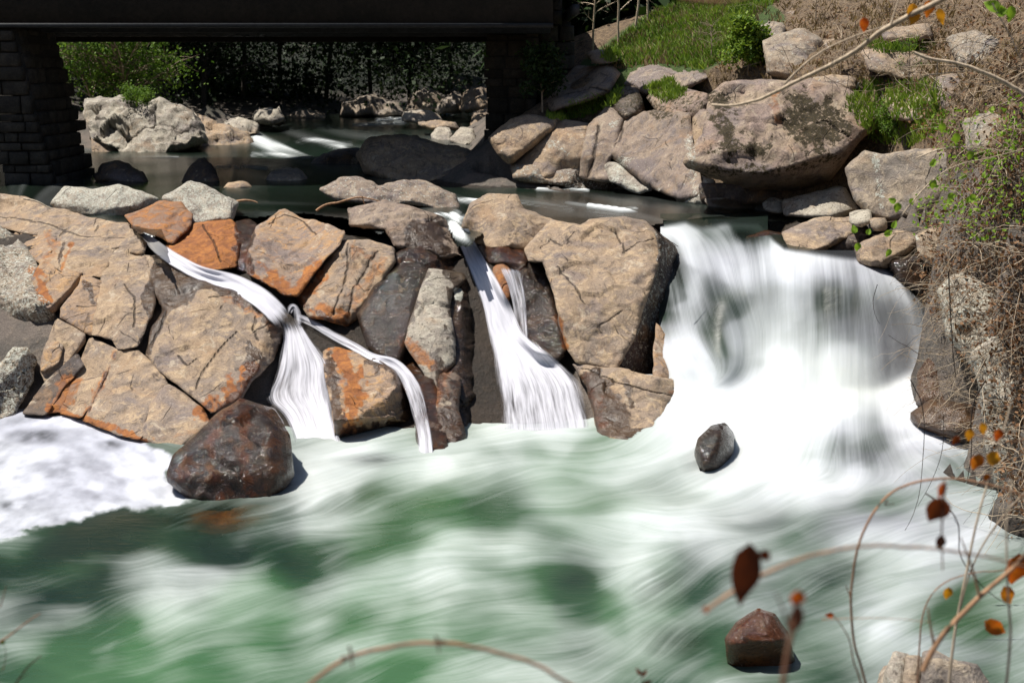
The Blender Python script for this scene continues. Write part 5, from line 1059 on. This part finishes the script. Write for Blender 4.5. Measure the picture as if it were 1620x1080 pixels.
def branching(base, height, spread, nlimb, ntwig, rng, lean=(0, 0)):
    """trunk polyline, limbs, twigs and leaf anchor points of a shrub or tree"""
    base = np.array(base, float); k = 7; t = np.linspace(0, 1, k)[:, None]
    top = base + np.array([lean[0], lean[1], height]); tr = base + (top-base)*t + np.column_stack([fbm(np.column_stack([t*3+rng.random()*50]*3), 1, 2)*height*.06]*3)*t
    limbs = []; twigs = []; anchors = []
    for i in range(nlimb):
        u = rng.uniform(.25, 1); s = tr[0] + (tr[-1]-tr[0])*u; a = rng.random()*6.283; ln = spread*rng.uniform(.55, 1.05)*(1.15-.45*u)
        d = np.array([math.cos(a), math.sin(a), rng.uniform(.1, .8)]); d /= np.linalg.norm(d)
        e = s + d*ln; mid_ = (s+e)/2 + np.array([0, 0, ln*.08]) + rng.standard_normal(3)*ln*.05
        L = smooth_line([s, mid_, e], 6); limbs.append(L)
        for j in range(ntwig):
            v = rng.uniform(.25, 1); p = L[0]+(L[-1]-L[0])*v; d2 = d + rng.standard_normal(3)*.7; d2 /= np.linalg.norm(d2); l2 = ln*rng.uniform(.2, .5)
            T = p[None] + d2[None]*np.linspace(0, l2, 4)[:, None]; twigs.append(T); anchors.append(T[1:].reshape(-1, 3))
    return tr, np.array(limbs), np.array(twigs), np.concatenate(anchors)
def plant(name, label, cat, base, height, spread, nl, nt, leafmat, lsize, per, rng, trunk_r=.05, twigmat='trunk', lean=(0, 0), group=None, sig=.12, leafname='foliage', nb=(0, 0, 1)):
    tr, li, tw, an = branching(base, height, spread, nl, nt, rng, lean)
    root = empty(name, base, label=label, cat=cat, group=group)
    tubes('trunk', tr[None], np.linspace(trunk_r, trunk_r*.35, len(tr))[None], twigmat, root, 6)
    st = lambda o: tag(o, kind='stuff')
    tubes('limbs', li, np.tile(np.linspace(trunk_r*.4, trunk_r*.12, 6), (len(li), 1)), twigmat, root, 4).__setitem__('kind', 'stuff')
    tubes('twigs', tw, np.tile(np.linspace(trunk_r*.14, trunk_r*.05, 4), (len(tw), 1)), twigmat, root, 3).__setitem__('kind', 'stuff')
    if per:
        C = np.repeat(an, per, 0); C = C + rng.standard_normal(C.shape)*sig*spread*.35
        tn = np.clip(.5 + .35*fbm(C, 1.2, 2) + .25*rng.standard_normal(len(C)), 0, 1)
        leaves(leafname, C, lsize*rng.uniform(.6, 1.3, len(C)), leafmat, root, tone=tn, normal_bias=nb, rng=rng, simple=leafmat == 'darkleaf')['kind'] = 'stuff'
    return root
# ---- woods beyond the bridge
rg = np.random.default_rng(21)
def at_ground(px, D):
    x = (px-810)/FPX*D; h = BVL.ray_cast(Vector((x, D, 300)), Vector((0, 0, -1))); return np.array(h[0]) if h[0] is not None else np.array([x, D, 3.0])
plant('leaning_tree', 'sunlit spring-green tree leaning over the pale far outcrop', 'tree', at_ground(235, 60)+[0, 0, .1], 4.0, 3.0, 34, 13, 'leaf', .17, 5, rg, .10, 'twig', lean=(-1.2, -2.2), sig=.35)
plant('leaning_tree', 'smaller yellow-green sapling above the right half of the pale far outcrop', 'tree', at_ground(165, 61), 3.6, 2.4, 24, 10, 'leaf', .15, 5, rg, .07, 'twig', lean=(-.6, -1.6), sig=.35)
spots = [(60, 66, 9, 'wide dark evergreen at the left end of the far woods, behind the pier'), (150, 72, 11, 'tall dark evergreen right behind the sunlit leaning tree'), (260, 76, 12, 'dense evergreen with drooping limbs behind the pale outcrop'),
         (330, 74, 8, 'dim bushy tree at the water above the small white rock'), (390, 84, 12, 'tall dark tree left of the middle of the far woods'), (450, 88, 11, 'dim tree with bare pale stem in the middle of the far woods'), (520, 90, 10, 'bushy dark tree above the broad grey shore rock'),
         (590, 96, 12, 'tall dark tree right of the middle of the far woods'), (650, 92, 8, 'scrubby tree above the dim grey boulders'), (720, 98, 11, 'dark tree at the right end of the far woods beside the abutment'), (790, 96, 12, 'dark tree seen past the abutment'), (-60, 70, 11, 'dark tree hidden mostly by the left pier')]
for px, D, h, lb in spots:
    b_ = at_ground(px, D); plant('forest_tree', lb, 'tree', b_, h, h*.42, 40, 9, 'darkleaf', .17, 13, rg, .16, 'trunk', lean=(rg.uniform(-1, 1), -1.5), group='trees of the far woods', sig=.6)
# the mass of the far woods behind and above them
C = []
for i in range(420):
    px = rg.uniform(-500, 1150); D = rg.uniform(78, 150); b_ = at_ground(px, D); hh = rg.uniform(3, 15) + (D-78)*.05
    C.append(b_[None] + np.array([0, 0, 1.0])*rg.random((290, 1))*hh + rg.standard_normal((290, 3))*[1.8, 1.8, .8])
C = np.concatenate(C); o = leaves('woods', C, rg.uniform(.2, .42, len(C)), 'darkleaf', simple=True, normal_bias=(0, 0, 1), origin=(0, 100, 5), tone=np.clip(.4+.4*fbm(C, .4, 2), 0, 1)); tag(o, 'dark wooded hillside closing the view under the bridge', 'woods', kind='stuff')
C = []
K_ = []
for i in range(260):
    x = rg.uniform(-30, 4); D = rg.uniform(66, 96); K_.append(np.array([x, D, rg.uniform(9.5, 15)])[None] + rg.standard_normal((150, 3))*[1.3, 1.3, .7])
K_ = np.concatenate(K_); o = leaves('shade_canopy', K_, rg.uniform(.35, .7, len(K_)), 'darkleaf', simple=True, normal_bias=(0, 0, 1), origin=(-12, 80, 10)); tag(o, 'unseen high leaf canopy added above the bridge line to shade the far shore', 'canopy', kind='stuff')  # leaf masses added out of sight to keep sun off the far rocks
for i in range(150):
    px = rg.uniform(300, 780); D = rg.uniform(74, 90); b_ = at_ground(px, D)
    if b_[2] < 3.6: continue
    C.append(b_[None] + rg.standard_normal((60, 3))*[.9, .9, .6] + [0, 0, .8])
C = np.concatenate(C); o = leaves('undergrowth', C, rg.uniform(.2, .5, len(C)), 'darkleaf', simple=True, origin=(0, 80, 4)); tag(o, 'dim undergrowth along the far shore', 'undergrowth', kind='stuff')
# dark woods behind the abutment, right of the bridge
C = []
for i in range(170):
    px = rg.uniform(870, 1080); D = rg.uniform(50, 62); b_ = at_ground(px, D); hh = rg.uniform(1.5, 4.5)
    C.append(b_[None] + np.array([0, 0, 1.0])*rg.random((130, 1))*hh + rg.standard_normal((130, 3))*[1.0, 1.0, .5])
C = np.concatenate(C); o = leaves('woods', C, rg.uniform(.3, .7, len(C)), 'darkleaf', simple=True, normal_bias=(0, 0, 1), origin=(6, 60, 7)); tag(o, 'dark thicket behind the abutment above the grass', 'thicket', kind='stuff')
for px, D, h, lb in ((935, 44.5, 3.0, 'pale bare sapling against the dark thicket, nearest the abutment'), (975, 45, 3.6, 'forked bare sapling at the top of the grass, right of the first'), (1000, 46, 4.2, 'thin upright bare sapling behind the grass'), (1020, 46.5, 4.5, 'tall bare sapling at the upper end of the grass')):
    plant('bare_sapling', lb, 'sapling', at_ground(px, D), h, h*.35, 9, 5, 'leaf', .05, 0, rg, .045, 'paletwig', lean=(rg.uniform(-.5, .5), 0))
# ---- grass and banks
def grass(name, label, polys, n, hgt, mat, rng, cat='grass'):
    P = np.concatenate([pts_on(p, n_, RNG, [BVL] if mat == 'straw' else None) for p, n_ in zip(polys, n)]); k = 4
    C = np.repeat(P, k, 0) + rng.standard_normal((len(P)*k, 3))*[.05, .05, .0]
    d = rng.standard_normal((len(C), 3))*[.35, .35, 0] + [0, 0, 1]; d /= np.linalg.norm(d, axis=1, keepdims=True)
    h = hgt*rng.uniform(.5, 1.3, len(C))[:, None]; s = np.cross(d, [0, 1.0, .1]); s /= np.linalg.norm(s, axis=1, keepdims=True); w = hgt*.045+.006
    bend = rng.standard_normal((len(C), 3))*[.35, .35, 0]
    V = np.stack([C-s*w, C+s*w, C+d*h*.6+bend*h*.25+s*w*.7, C+d*h*.6+bend*h*.25-s*w*.7, C+d*h+bend*h*.8], 1).reshape(-1, 3); b = (np.arange(len(C))*5)[:, None]
    F = np.concatenate([b+[[0, 1, 2]], b+[[0, 2, 3]], b+[[3, 2, 4]]])
    tn = np.repeat(np.clip(.5+.4*fbm(C, .9, 3)+.2*rng.standard_normal(len(C)), 0, 1), 5)
    o = obj(name, V, F, M[mat], origin=P.mean(0), attrs={'tone': tn}, smooth=False); return tag(o, label, cat, kind='stuff')
grass('grass', 'bright green spring grass on the bank top right of the bridge', [[(950,95),(985,60),(1040,18),(1090,-5),(1240,-5),(1190,30),(1180,75),(1110,112),(1040,100),(990,108)]], [2900], .2, 'grass', rg)
grass('grass', 'green tufts growing on ledges between the bank rocks', [[(860,185),(905,165),(960,148),(985,140),(975,165),(930,185),(880,192)], [(1020,140),(1060,125),(1090,150),(1050,165)], [(1340,170),(1360,130),(1480,130),(1500,200),(1440,235),(1380,225)], [(1370,70),(1450,65),(1480,80),(1400,85)]], [420, 200, 700, 240], .16, 'grass', rg)
grass('dry_grass', 'dry straw and dead stems over the upper bank', [[(1090,110),(1180,20),(1260,-5),(1520,-5),(1500,120),(1380,130),(1130,135)], [(1380,20),(1620,0),(1620,260),(1500,240)]], [450, 200], .18, 'straw', rg)
def litter(label, polys, n, sz, mat, rng):
    P = np.concatenate([pts_on(p, n_, RNG, [BVL]) for p, n_ in zip(polys, n)]); C = np.repeat(P, 4, 0) + rng.standard_normal((len(P)*4, 3))*[.12, .12, .03] + [0, 0, .03]
    o = leaves('leaf_litter', C, sz*rng.uniform(.5, 1.4, len(C)), mat, origin=P.mean(0), normal_bias=(0, -.3, 1), rng=rng); tag(o, label, 'leaf litter', kind='stuff')
grass('dry_grass', 'dead straw mixed into the bright grass', [[(930,95),(985,60),(1040,18),(1090,-5),(1240,-5),(1190,30),(1180,75),(1110,112),(1040,105),(960,112)]], [700], .22, 'straw', rg)
BANK = [(1400,430),(1460,360),(1530,290),(1640,200),(1640,860),(1580,700),(1545,520),(1480,500)]
litter('brown fallen leaves over the steep right bank', [BANK, [(1100,110),(1240,20),(1630,0),(1630,260),(1480,240),(1380,120)]], [1300, 1100], .07, 'dryleaf', rg)
# ---- bramble tangle on the right bank
def tangle(name, label, poly, n, length, off, r0, mat, rng, droop=.5, k=9, cat='brambles', kind='stuff', lo=.0):
    P = pts_on(poly, n, rng); n = len(P)
    rr = (CAMP-P); rr /= np.linalg.norm(rr, axis=1, keepdims=True)
    S = P + rr*rng.uniform(lo, off, n)[:, None]; d = rng.standard_normal((n, 3))*[1, .6, .8] + [-.25, 0, .25]; d /= np.linalg.norm(d, axis=1, keepdims=True)
    L = length*rng.uniform(.4, 1.3, n); t = np.linspace(0, 1, k)
    sag = np.zeros((n, k, 3)); sag[..., 2] = -(t**2)[None]*L[:, None]*droop*rng.uniform(.2, 1.2, n)[:, None]
    cur = rng.standard_normal((n, 1, 3))*(np.sin(t*3.1)[None, :, None])*L[:, None, None]*.12
    jit = np.cumsum(rng.standard_normal((n, k, 3))*.02, 1)*L[:, None, None]
    Q = S[:, None] + d[:, None]*t[None, :, None]*L[:, None, None] + sag + cur + jit
    r = r0*rng.uniform(.5, 1.5, n)[:, None]*np.linspace(1, .4, k)[None]
    o = tubes(name, Q, r, mat, origin=P.mean(0)); tag(o, label, cat, kind=kind); return Q
BR = [(1455,380),(1500,300),(1560,240),(1640,180),(1640,880),(1590,760),(1560,700),(1540,560),(1500,520),(1470,470)]
tangle('brambles', 'tan tangle of bare bramble stems hanging over the right bank', BR, 480, .9, .7, .005, 'paletwig', rg)
tangle('brambles', 'dark wiry twigs woven through the right bank tangle', BR, 260, .7, .7, .0045, 'darktwig', rg)
tangle('brambles', 'fine grey twigs over the stones at the water on the right', [(1440,400),(1500,360),(1560,420),(1560,640),(1470,650),(1450,560)], 260, .6, .4, .0045, 'twig', rg)
tangle('dead_stems', 'dead arching stems on the upper bank slope', [(1180,30),(1300,-10),(1640,-10),(1640,220),(1480,200),(1380,60)], 200, 1.1, .7, .006, 'paletwig', rg, .35, cat='dead stems')
tangle('dead_stems', 'dark brush stems on the upper bank slope', [(1050,70),(1200,-5),(1640,-10),(1640,240),(1480,230),(1260,120)], 240, 1.0, .7, .006, 'darktwig', rg, .2, cat='dead stems')
P = pts_on(BR, 420); C = np.repeat(P, 3, 0) + RNG.standard_normal((len(P)*3, 3))*.12 + (CAMP-np.repeat(P, 3, 0))*.02
o = leaves('clinging_leaves', C, rg.uniform(.05, .1, len(C)), 'dryleaf', origin=P.mean(0)); tag(o, 'curled brown leaves caught in the right bank tangle', 'dead leaves', kind='stuff')
P = pts_on([(1480,170),(1640,150),(1640,360),(1560,380),(1430,350),(1480,260)], 210); C = np.repeat(P, 4, 0) + RNG.standard_normal((len(P)*4, 3))*.08 + (CAMP-np.repeat(P, 4, 0))*.035
o = leaves('new_leaves', C, rg.uniform(.05, .1, len(C)), 'brightleaf', origin=P.mean(0)); tag(o, 'scattered lime-green new leaves in the brambles', 'new leaves', kind='stuff')
# ---- single plants of the bank
def G(px, py): return ground(px, py)
plant('pine_sapling', 'bright green feathery sapling standing on the bank rocks', 'sapling', G(1183, 122), 1.25, .55, 26, 8, 'grass', .11, 7, rg, .02, 'twig', sig=.4)
plant('shrub', 'small leafy green shrub in the gully right of the great boulder', 'shrub', G(1412, 232), .8, .5, 26, 8, 'leaf', .05, 6, rg, .015, 'twig', sig=.4)
plant('shrub', 'dark ivy-like bush beside the stone abutment', 'shrub', G(858, 178), 1.6, .6, 26, 8, 'darkleaf', .11, 7, rg, .03, 'twig', sig=.4)
plant('shrub', 'low leafy tuft on the pale far outcrop', 'shrub', G(215, 168), .4, .7, 16, 6, 'leaf', .09, 5, rg, .01, 'twig', sig=.4)
plant('bare_shrub', 'bare twiggy shrub on the bank right of the green sapling', 'shrub', G(1330, 118), 1.0, .7, 22, 9, 'leaf', .04, 0, rg, .02, 'twig')
plant('bare_shrub', 'bare brown shrub in the grass left of the green sapling', 'shrub', G(1125, 95), .9, .6, 18, 8, 'leaf', .04, 0, rg, .018, 'twig')
plant('bare_shrub', 'thin leafless shrub at the very top of the bank', 'shrub', G(1290, 35), 1.3, .9, 24, 9, 'leaf', .04, 0, rg, .02, 'paletwig')
plant('bare_shrub', 'sparse dark sapling with few leaves near the white scrap', 'shrub', G(1436, 150), 1.1, .4, 16, 6, 'leaf', .04, 1, rg, .012, 'darktwig')
tr_ = plant('added_shade_tree', 'unseen tree added above the frame to dapple the upper right bank with shade', 'tree', at_ground(1760, 26), 6.5, 3.2, 22, 9, 'leaf', .14, 4, rg, .12, 'trunk', lean=(-3.6, .8), sig=.3)  # added out of view so its crown throws broken shade on the bank
# ---- litter scrap
sc = atD(1352, 142, G(1353, 142)[1]-.08)
V = np.array([(0,0,0),(.10,.01,-.03),(.16,.03,.04),(.20,.02,.13),(.26,.05,.22),(.23,.04,.245),(.14,.0,.16),(.05,-.01,.13),(.02,0,.05)])*1.05
V2_ = V + [0, .012, .004]; n_ = len(V)
F = [(i, (i+1) % n_, n_+(i+1) % n_, n_+i) for i in range(n_)]
pm = NT('paper'); M['paper'] = pm.done(pm.pbr(Base_Color=(.82, .82, .80, 1), Roughness=.6))
me = bpy.data.meshes.new('paper_scrap'); me.from_pydata([tuple(v) for v in np.concatenate([V, V2_])], [], F + [tuple(range(n_))[::-1], tuple(range(n_, 2*n_))]); me.materials.append(M['paper'])
o = bpy.data.objects.new('paper_scrap', me); COL.objects.link(o); o.location = sc; tag(o, 'white torn scrap of paper caught on the bank above the great boulder', 'litter')
# ---- driftwood
def stick(name, label, cat, pts, D, r, mat, sides=6, side_twigs=(), taper=.4, leaf=None, tone=.5, k=None):
    pts = np.array(pts, float); D = np.broadcast_to(np.array(D, float), (len(pts),)) if np.ndim(D) == 0 else np.array(D, float)
    W = atD(pts[:, 0], pts[:, 1], D); k = k or max(8, len(pts)*5); L = smooth_line(W, k)
    L = L + np.column_stack([fbm(L*6/max(r*60, .5), 1, 2)]*3)*r*.9
    o0 = L[0]; root = empty(name, o0, label=label, cat=cat)
    tubes('stem', L[None], (r*np.linspace(1, taper, k))[None], mat, root, sides, tone=tone)
    for tp, Dt, rt in side_twigs:
        W2_ = atD(np.array([p[0] for p in tp], float), np.array([p[1] for p in tp], float), np.full(len(tp), float(Dt))); L2 = smooth_line(W2_, max(6, len(tp)*4)); tubes('twig', L2[None], (rt*np.linspace(1, .4, len(L2)))[None], mat, root, 5, tone=tone)
    return root
stick('driftwood', 'bleached forked driftwood stick lying on the reddish boulder', 'driftwood', [(500,334),(508,325),(530,321),(573,310),(606,322)], 29.5, .03, 'vine', side_twigs=[([(573,311),(577,325),(582,328)], 29.45, .015)], tone=.9)
stick('driftwood', 'short pink-grey drift stick afloat right of the peaked boulder', 'driftwood', [(374,319),(390,317),(407,321)], 30.5, .035, 'vine', tone=1.0)
stick('driftwood', 'pale curved root at the top left of the ledge', 'driftwood', [(38,314),(55,316),(68,324),(80,331)], 25.6, .022, 'paletwig', tone=.9)
stick('driftwood', 'dark bent twig caught at the left brink of the main fall', 'driftwood', [(1035,362),(1045,374),(1060,381),(1073,390)], 24.3, .014, 'darktwig', tone=.4)
# ---- foreground branches
def blade(P0, dirv, up, L, W, curl, nu=9, nv=5, tip=1.6, thick=0):
    """one curved leaf mesh with pointed tip, notched heart base"""
    d = np.array(dirv, float); d /= np.linalg.norm(d); s = np.cross(d, up); s /= np.linalg.norm(s); n = np.cross(s, d)
    u = np.linspace(0, 1, nu); v = np.linspace(-1, 1, nv); w = np.sin(np.pi*u**.62)**.8*(1-u**3*.3); w[0] = .05; w[-1] = .02
    V = []
    for i in range(nu):
        for j in range(nv):
            V.append(np.array(P0) + d*L*(u[i] - .10*abs(v[j])*(u[i] < .2)) + s*W*.5*w[i]*v[j] + n*(abs(v[j])**1.3*w[i]*W*.22 - curl*L*u[i]**2 + .03*L*math.sin(u[i]*9+v[j]*2)))
    return np.array(V), grid_faces(nu, nv)
def add_leaf(root, px, py, D, ang, Lpx, Wpx, mat, curl=.15, tone=.5, face=(0, -1, .2)):
    p = atD(px, py, D); sc_ = D/FPX; a = math.radians(ang); d = np.array([math.cos(a), .25, math.sin(a)])
    V, F = blade(p, d, face, Lpx*sc_, Wpx*sc_, curl); return obj('leaf', V, F, M[mat], parent=root, attrs={'tone': np.clip(tone+.25*fbm(V, 60, 2), 0, 1)})
w = stick('bramble_stem', 'arching reddish thorny stem close to the lens along the bottom edge', 'bramble', [(470,1100),(520,1055),(560,1036),(620,1022),(690,1014),(760,1022),(840,1046),(920,1092)], 3.2, .0055, 'vine', side_twigs=[([(553,1022),(556,1040),(558,1056)], 3.2, .004), ([(540,1040),(556,1038),(572,1032)], 3.2, .004), ([(690,1006),(693,1018),(695,1032)], 3.2, .004), ([(682,1018),(693,1014),(704,1012)], 3.2, .004)], taper=.8, tone=.35)
w = stick('vine', 'blurred yellow-brown vine with a big dark hanging leaf near the lens', 'vine', [(1120,962),(1135,950),(1165,928),(1215,900),(1290,874),(1380,862),(1480,866),(1560,880),(1660,905)], [3.0,3.0,3.0,3.05,3.1,3.3,3.5,3.7,4], .0045, 'vine', taper=.7, tone=.75)
add_leaf(w, 1183, 868, 2.98, -92, 122, 50, 'redleaf', .1, .15); add_leaf(w, 1205, 872, 2.98, -50, 26, 18, 'redleaf', .1, .3); add_leaf(w, 1122, 962, 3.0, 200, 14, 12, 'autumn', .1, .1)
w = stick('bramble_stem', 'short upright dark red stalk with a withered leaf, blurred, at bottom', 'bramble', [(1236,1110),(1243,1050),(1252,1000),(1262,950)], 2.6, .006, 'vine', side_twigs=[([(1250,1000),(1235,950),(1225,935)], 2.6, .003)], taper=.8, tone=.1)
add_leaf(w, 1262, 962, 2.6, -95, 62, 24, 'redleaf', .1, .6); add_leaf(w, 1262, 935, 2.6, -88, 34, 26, 'autumn', .1, .05)
w = stick('vine', 'hoop-shaped brown vine arching over the rapids at lower right', 'vine', [(1380,1110),(1362,1060),(1348,1000),(1346,930),(1356,860),(1385,800),(1420,768),(1460,757),(1510,755),(1570,768),(1640,790)], 6.0, .006, 'vine', side_twigs=[([(1405,792),(1396,800),(1415,796)], 6, .004), ([(1346,945),(1338,925)], 6, .004)], taper=.8, tone=.55)
w = stick('hanging_stem', 'dangling stem with two dark red withered leaves at lower right', 'vine', [(1495,760),(1492,800),(1490,860),(1492,900)], 4.2, .004, 'vine', taper=.5, tone=.2)
add_leaf(w, 1490, 790, 4.2, -110, 48, 40, 'redleaf', .1, .7); add_leaf(w, 1487, 848, 4.2, -80, 30, 18, 'redleaf', .1, .2); add_leaf(w, 1492, 765, 4.2, -95, 30, 14, 'autumn', .1, .0)
w = stick('twig', 'thin twig with a red bud rising at lower right inside the hoop vine', 'twig', [(1372,1110),(1352,1050),(1345,1010),(1330,985),(1318,972)], 5.5, .005, 'vine', tone=.6)
add_leaf(w, 1318, 972, 5.5, 190, 14, 9, 'autumn', .1, 0.0)
w = stick('branch', 'thick blurred tan branch slanting up from the lower right corner stones', 'branch', [(1460,1060),(1478,1020),(1510,980),(1550,945),(1600,900),(1660,840)], 5.0, .011, 'vine', taper=.6, tone=.8, side_twigs=[([(1478,1020),(1472,990),(1468,960)], 5, .006), ([(1550,945),(1540,900),(1520,850)], 5, .006)])
tw = [(1240,1040),(1270,1000),(1300,905)]
for i, (pts, D, r, m, t, lb) in enumerate([
    ([(1500,1100),(1510,1000),(1530,900),(1545,820),(1570,740),(1600,640)], 6.5, .008, 'paletwig', .6, 'pale upright cane crossing the thick blurred branch'),
    ([(1640,760),(1600,800),(1560,850),(1535,900),(1520,960)], 7.0, .006, 'twig', .5, 'grey cane curving down left from the right edge'),
    ([(1464,780),(1500,800),(1520,830),(1514,870),(1530,900),(1560,935),(1600,960)], 7.0, .004, 'darktwig', .5, 'dark looping tendril beside the withered leaves'),
    ([(1450,1100),(1455,1010),(1460,960),(1480,925),(1530,905),(1600,900)], 6.8, .005, 'vine', .4, 'small dark hoop of vine left of the thick branch'),
    ([(1590,1100),(1600,1000),(1595,930),(1590,860),(1600,760)], 5.0, .006, 'paletwig', .9, 'white peeling cane near the right edge'),
    ([(1300,980),(1400,975),(1480,985)], 5.0, .002, 'vine', .8, 'thin straw lying across the hoop vine'),
    ([(1440,600),(1462,640),(1462,700),(1456,780),(1440,830),(1432,838)], 14.0, .005, 'darktwig', .3, 'thin dark vine dangling over the white water, ending in a tuft'),
    ([(1492,655),(1493,700),(1487,730),(1470,770),(1452,800)], 14.0, .004, 'darktwig', .3, 'second dangling dark vine right of the first'),
    ([(1388,450),(1380,475),(1384,500),(1392,512)], 15.0, .004, 'darktwig', .3, 'short dark twig hanging in front of the main fall'),
    ([(1455,560),(1435,548),(1420,540),(1405,530)], 15.0, .004, 'darktwig', .3, 'forked dark twig poking left over the foot of the fall'),
    ([(1500,430),(1504,500),(1508,560),(1512,600)], 15.0, .008, 'darktwig', .3, 'nearly vertical dark vine on the bramble bank'),
    ([(1560,600),(1535,640),(1538,720),(1530,760)], 14.0, .008, 'darktwig', .2, 'dark crooked vine over the wet rocks at right')]):
    stick('cane', lb, 'cane', pts, D, r, m, tone=t, sides=5, taper=.5)
w = stick('branch', 'long slender bare branch sweeping across the upper right bank', 'branch', [(1125,167),(1167,168),(1213,154),(1233,142),(1280,120),(1320,100),(1363,77),(1390,50),(1443,23),(1500,-5),(1560,-40)], [10.5,10.4,10.2,10,9.8,9.6,9.4,9.2,9,8.8,8.5], .010, 'paletwig', taper=2.0, tone=.5,
    side_twigs=[([(1240,134),(1280,93),(1313,73),(1363,53),(1413,37)], 9.6, .008), ([(1363,77),(1385,50),(1405,38)], 9.4, .005), ([(1410,38),(1418,10),(1425,-10)], 9.1, .008)])
add_leaf(w, 1366, 30, 9.3, -80, 22, 15, 'autumn', .1, .1); add_leaf(w, 1450, 20, 9.0, -110, 22, 16, 'autumn', .1, .9); add_leaf(w, 1445, 8, 9.0, -100, 24, 16, 'autumn', .1, 1.0)
add_leaf(w, 1470, 3, 9.0, -90, 26, 18, 'autumn', .1, .3); add_leaf(w, 1484, 17, 9.0, -60, 26, 14, 'autumn', .1, 1.0)
stick('branch', 'pale forked branch in the shade at the far upper right', 'branch', [(1445,85),(1463,93),(1513,99),(1563,117),(1593,131),(1640,160)], 13, .015, 'paletwig', tone=.6, taper=1.5, side_twigs=[([(1500,105),(1540,106),(1565,112)], 13, .006), ([(1463,120),(1500,115),(1545,112)], 13, .006), ([(1483,92),(1483,130),(1470,148),(1460,155)], 13, .006), ([(1640,100),(1600,128),(1560,137),(1520,128)], 13, .005)])
w = stick('branch', 'thin white branch with lime leaves in the upper right corner', 'branch', [(1570,5),(1580,25),(1600,60),(1622,110)], 10, .006, 'paletwig', tone=.9)
for a in ((1578,15,150,24,20), (1576,20,10,22,18), (1600,12,-90,24,15), (1590,14,-140,14,12)): add_leaf(w, a[0], a[1], 10, a[2], a[3], a[4], 'brightleaf', .1, .6)
w = stick('branch', 'long pale cane arching over the angular grey boulder', 'branch', [(1450,250),(1480,237),(1520,231),(1560,236),(1620,240)], 12, .007, 'paletwig', tone=.7)
for a in ((1490,196,-80,16,12), (1512,212,-80,18,13), (1535,240,-90,14,12)): add_leaf(w, a[0], a[1], 12, a[2], a[3], a[4], 'brightleaf', .1, .6)
w = stick('branch', 'leafy cane slanting from the brambles down to the small grey stone', 'branch', [(1425,343),(1450,310),(1485,275),(1520,257),(1560,252),(1620,235)], 12.5, .007, 'paletwig', tone=.6)
for a in ((1475,285,-80,16,13), (1472,262,40,14,10), (1420,322,-90,16,13), (1416,320,150,12,10), (1440,315,-60,12,9), (1500,312,20,14,11), (1535,310,-30,14,11), (1530,320,60,12,9)): add_leaf(w, a[0], a[1], 12.5, a[2], a[3], a[4], 'brightleaf', .1, .6)
w = stick('vine', 'trailing vine with a few lime leaves above the main fall lip', 'vine', [(1450,365),(1425,368),(1400,372),(1375,372),(1355,370)], 15, .004, 'darktwig', tone=.5)
for a in ((1352,368,100,13,11), (1357,385,-90,14,11), (1400,372,30,16,10), (1408,395,-110,14,9), (1372,370,60,10,9), (1412,360,60,14,9)): add_leaf(w, a[0], a[1], 15, a[2], a[3], a[4], 'brightleaf', .1, .6)
w = stick('vine', 'vine with orange and yellow leaves against the white water at right', 'vine', [(1640,690),(1600,700),(1570,695),(1545,690),(1525,680)], 6.5, .005, 'vine', tone=.5)
for a in ((1548,720,-100,30,22,'autumn',.4), (1562,722,-20,30,24,'autumn',1.0), (1533,680,-80,22,16,'autumn',.9), (1515,690,-110,20,12,'redleaf',1.0), (1553,670,-70,24,14,'autumn',.9), (1580,680,-90,22,16,'autumn',.1), (1560,750,-80,14,12,'autumn',.2), (1610,880,-90,60,40,'autumn',.2), (1588,930,-60,40,24,'autumn',.6), (1560,985,-30,50,26,'autumn',.3), (1500,930,-90,24,16,'autumn',1.0)):
    add_leaf(w, a[0], a[1], 6.4, a[2], a[3], a[4], a[5], .12, a[6])
w = stick('twig', 'budding twig with tiny red-green leaves at the bottom edge', 'twig', [(1020,1110),(1018,1085),(1014,1062)], 4.5, .003, 'vine', tone=.1)
for a in ((1014,1066,130,14,7), (1016,1068,50,14,7), (1019,1080,10,16,7), (1016,1085,200,12,6)): add_leaf(w, a[0], a[1], 4.5, a[2], a[3], a[4], 'redleaf', .1, .5)
for pts, lb, st in (([(-10,1022),(20,1002),(40,985),(64,970)], 'upper budding twig at the lower left corner', [([(0,960),(8,935),(10,925)], 5, .003)]), ([(15,1100),(28,1075),(45,1052),(66,1036)], 'lower budding twig at the lower left corner', [([(28,1075),(40,1068),(46,1064)], 5, .002), ([(4,1060),(10,1040),(8,1020)], 5, .002)])):
    w = stick('twig', lb, 'twig', pts, 5, .0045, 'vine', side_twigs=st, tone=.3, taper=.5)
    if 'upper' in lb: add_leaf(w, 3, 1018, 5, 60, 9, 7, 'brightleaf', .1, .5)
stick('branch', 'out of focus twig along the top edge above the grass', 'branch', [(1075,-4),(1110,3),(1150,5),(1190,-4)], 3.0, .007, 'vine', tone=.2)
